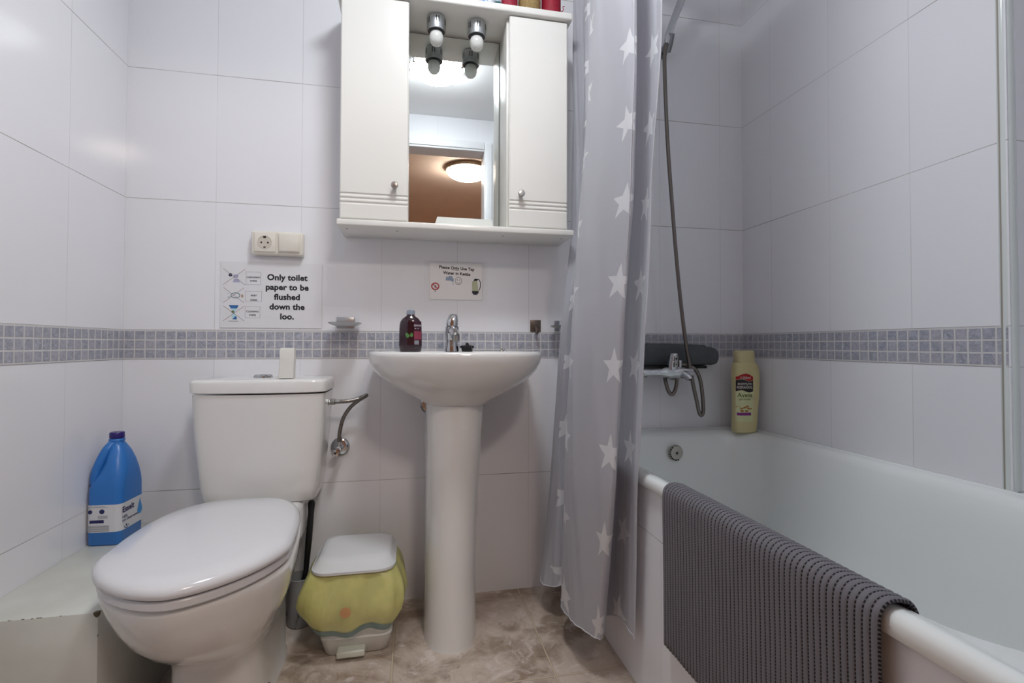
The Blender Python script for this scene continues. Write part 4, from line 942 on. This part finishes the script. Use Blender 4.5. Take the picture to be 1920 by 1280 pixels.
# ------------------------------------------------------------------ shower curtain
t = thing('shower_curtain', 'grey shower curtain with white stars bunched beside the bathtub', 'shower curtain', (1.36, -0.35, 0.1))
LV = {
 2.14: [(1.410, -.06), (1.386, -.08), (1.412, -.12), (1.392, -.19), (1.425, -.24), (1.360, -.340), (1.346, -.44), (1.362, -.610), (1.402, -.53), (1.414, -.61), (1.388, -.705)],
 1.50: [(1.405, -.06), (1.380, -.09), (1.405, -.13), (1.386, -.19), (1.415, -.24), (1.342, -.335), (1.325, -.44), (1.348, -.630), (1.395, -.53), (1.406, -.61), (1.382, -.694)],
 1.20: [(1.388, -.09), (1.368, -.105), (1.390, -.135), (1.374, -.185), (1.398, -.22), (1.322, -.320), (1.303, -.43), (1.335, -.640), (1.385, -.53), (1.394, -.60), (1.373, -.664)],
 0.90: [(1.372, -.122), (1.326, -.125), (1.358, -.145), (1.330, -.178), (1.372, -.18), (1.300, -.325), (1.280, -.43), (1.320, -.620), (1.375, -.50), (1.379, -.585), (1.366, -.652)],
 0.50: [(1.376, -.06), (1.308, -.09), (1.340, -.135), (1.303, -.175), (1.355, -.20), (1.288, -.295), (1.264, -.42), (1.312, -.588), (1.371, -.45), (1.376, -.53), (1.367, -.600)],
 0.105: [(1.370, -.04), (1.285, -.08), (1.250, -.165), (1.285, -.225), (1.338, -.215), (1.276, -.290), (1.270, -.430), (1.312, -.508), (1.372, -.39), (1.376, -.46), (1.374, -.570)]}
zs = sorted(LV)
def lvl(z):
    z = max(zs[0], min(zs[-1], z))
    for a, b_ in zip(zs[:-1], zs[1:]):
        if z <= b_:
            k = (z-a)/(b_-a); return [((p[0]+(q[0]-p[0])*k), (p[1]+(q[1]-p[1])*k)) for p, q in zip(LV[a], LV[b_])]
NU, NZ = 12, 96
ZK = [-0.075, .148, .368, .585, .79, .987, 1.173, 1.36, 1.545, 1.732, 1.919, 2.106, 2.3]
def vmap(z):
    for k in range(len(ZK)-1):
        if z <= ZK[k+1]: return 0.17-0.187+0.187*(k+(z-ZK[k])/(ZK[k+1]-ZK[k]))
    return z
def row(z, botadj=None):
    return catmull([(x, y, 0) for x, y in lvl(z)], NU)
ref = row(0.9); ar = [0]
for i in range(1, len(ref)): ar.append(ar[-1]+(ref[i]-ref[i-1]).length)
ncol = len(ref); vs, uv = [], []
for j in range(NZ+1):
    f_ = j/NZ
    for i in range(ncol):
        u = i/NU
        zb_ = 0.105 + (0.03 if u > 8.3 else 0) * min(1, (u-8.3)/1.0 if u > 8.3 else 0) + 0.008*math.sin(u*2.2)
        if j == 0 or True: z = zb_ + (2.14-zb_)*f_
        if i == 0 or True: pass
        R1 = rowcache.get(j) if 'rowcache' in globals() else None
        if R1 is None:
            if 'rowcache' not in globals(): rowcache = {}
            rowcache[j] = row(0.105+(2.14-0.105)*f_); R1 = rowcache[j]
        p = R1[i]
        wr = 0.0022*math.sin(u*9.0+z*5)*math.sin(z*7+u*1.3) + 0.0012*math.sin(u*21+z*17)
        x = p.x + wr - 0.0012
        if z < 0.56: x = min(x, 1.3795)
        vs.append((x, p.y + 0.4*wr, z)); uv.append((ar[i], vmap(z)))
fs = [(j*ncol+i, j*ncol+i+1, (j+1)*ncol+i+1, (j+1)*ncol+i) for j in range(NZ) for i in range(ncol-1)]
cm = bpy.data.materials.new('starred_grey_polyester'); cm.use_nodes = True; h = NT(cm); b = cm.node_tree.nodes['Principled BSDF']
uvn = cm.node_tree.nodes.new('ShaderNodeUVMap'); sp_ = cm.node_tree.nodes.new('ShaderNodeSeparateXYZ'); h.nt.links.new(uvn.outputs[0], sp_.inputs[0])
u_, v_ = sp_.outputs[0], sp_.outputs[1]
def stars(u0, v0, pu, pv, R, seed):
    cu, cv = h.cell(u_, u0, pu), h.cell(v_, v0, pv)
    cmb = cm.node_tree.nodes.new('ShaderNodeCombineXYZ'); h.nt.links.new(cu, cmb.inputs[0]); h.nt.links.new(cv, cmb.inputs[1]); cmb.inputs[2].default_value = seed
    wn = cm.node_tree.nodes.new('ShaderNodeTexWhiteNoise'); h.nt.links.new(cmb.outputs[0], wn.inputs['Vector'])
    lx = h.m('MULTIPLY', h.m('SUBTRACT', h.m('FRACT', h.m('DIVIDE', h.m('SUBTRACT', u_, u0), pu)), 0.5), pu)
    ly = h.m('MULTIPLY', h.m('SUBTRACT', h.m('FRACT', h.m('DIVIDE', h.m('SUBTRACT', v_, v0), pv)), 0.5), pv)
    rho = h.m('SQRT', h.m('ADD', h.m('MULTIPLY', lx, lx), h.m('MULTIPLY', ly, ly)))
    ang = h.m('ADD', h.m('ARCTAN2', lx, ly), h.m('MULTIPLY', h.m('SUBTRACT', wn.outputs['Value'], 0.5), 0.5))
    k = 2*PI/5
    phi = h.m('MULTIPLY', h.m('ABSOLUTE', h.m('SUBTRACT', h.m('FRACT', h.m('ADD', h.m('DIVIDE', ang, k), 10.5)), 0.5)), k)
    r = R*0.40; a36 = PI/5
    nx, ny = r*math.sin(a36), R-r*math.cos(a36)
    dd_ = h.m('ADD', h.m('MULTIPLY', h.m('MULTIPLY', rho, h.m('COSINE', phi)), nx), h.m('MULTIPLY', h.m('MULTIPLY', rho, h.m('SINE', phi)), ny))
    return h.m('LESS_THAN', dd_, R*nx)
SU, SV = 0.240, 0.187
s1 = stars(0.63-SU/2-3*SU, 0.17-SV/2, SU, SV, 0.0445, 1.0)
c = h.mix(s1, lin('d2d2d8'), lin('fafafc'))
h.nt.links.new(c, b.inputs['Base Color']); b.inputs['Roughness'].default_value = 0.42
b.inputs['Sheen Weight'].default_value = 0.15
wv = h.noise(uvn.outputs[0], 900.0, 2)
cr = h.noise(uvn.outputs[0], 9.0, 4, 0.55, 0.5)
h.nt.links.new(h.bump(h.m('ADD', h.m('MULTIPLY', wv, 0.03), cr), 0.35, 0.006), b.inputs['Normal'])
tr2 = cm.node_tree.nodes.new('ShaderNodeBsdfTranslucent'); h.nt.links.new(c, tr2.inputs[0])
mxs = cm.node_tree.nodes.new('ShaderNodeMixShader'); mxs.inputs[0].default_value = 0.42
h.nt.links.new(b.outputs[0], mxs.inputs[1]); h.nt.links.new(tr2.outputs[0], mxs.inputs[2]); h.nt.links.new(mxs.outputs[0], cm.node_tree.nodes['Material Output'].inputs[0])
me = bpy.data.meshes.new('cloth'); og = Vector((1.36, -0.35, 0.1))
me.from_pydata([tuple(Vector(v)-og) for v in vs], [], fs); ul = me.uv_layers.new(name='UVMap')
for lo in me.loops: ul.data[lo.index].uv = uv[lo.vertex_index]
me.polygons.foreach_set('use_smooth', [True]*len(me.polygons)); me.materials.append(cm)
o = bpy.data.objects.new('cloth', me); C.objects.link(o); o.parent = t
# hem piping along the front and bottom edges
hem = mat('white_hem', 'c9c9cf', 0.5)
MB().tube([Vector(vs[i]) for i in range(0, ncol)], 0.0016, 6).build('bottom_hem', hem, t)
MB().tube([Vector(vs[j*ncol+7*NU])+Vector((-0.0015, -0.001, 0)) for j in range(44, NZ+1)], 0.0009, 6).build('stitched_hem', hem, t)
MB().tube([Vector(vs[j*ncol+ncol-1]) for j in range(0, NZ+1)], 0.0012, 6).build('edge_hem', hem, t)
rt = rowcache[NZ]
for k in range(9):
    p = rt[min(len(rt)-1, int((k+0.5)*len(rt)/9))]
    rp = [(1.383+0.022*math.sin(2*PI*a/24), p.y, 2.165+0.026*math.cos(2*PI*a/24)) for a in range(25)]
    MB().tube(rp, 0.002, 6).build('ring', white_pl, t)
t = thing('curtain_rod', 'white shower curtain rod just above the picture, over the tub front', 'curtain rod', (1.383, -0.7, 2.175))
MB().tube([(1.383, YF+0.001, 2.178), (1.383, -0.001, 2.178)], 0.0115, 20).build('rod', mat('white_metal', 'dcdcdc', 0.3), t)
MB().lathe([(0.024, -0.001), (0.024, -0.008), (0.014, -0.02)], (1.383, 0, 2.178), 'y', n=24).build('end_bracket', white_pl, t)

for o in bpy.data.objects:
    if '_o' in o: del o['_o']
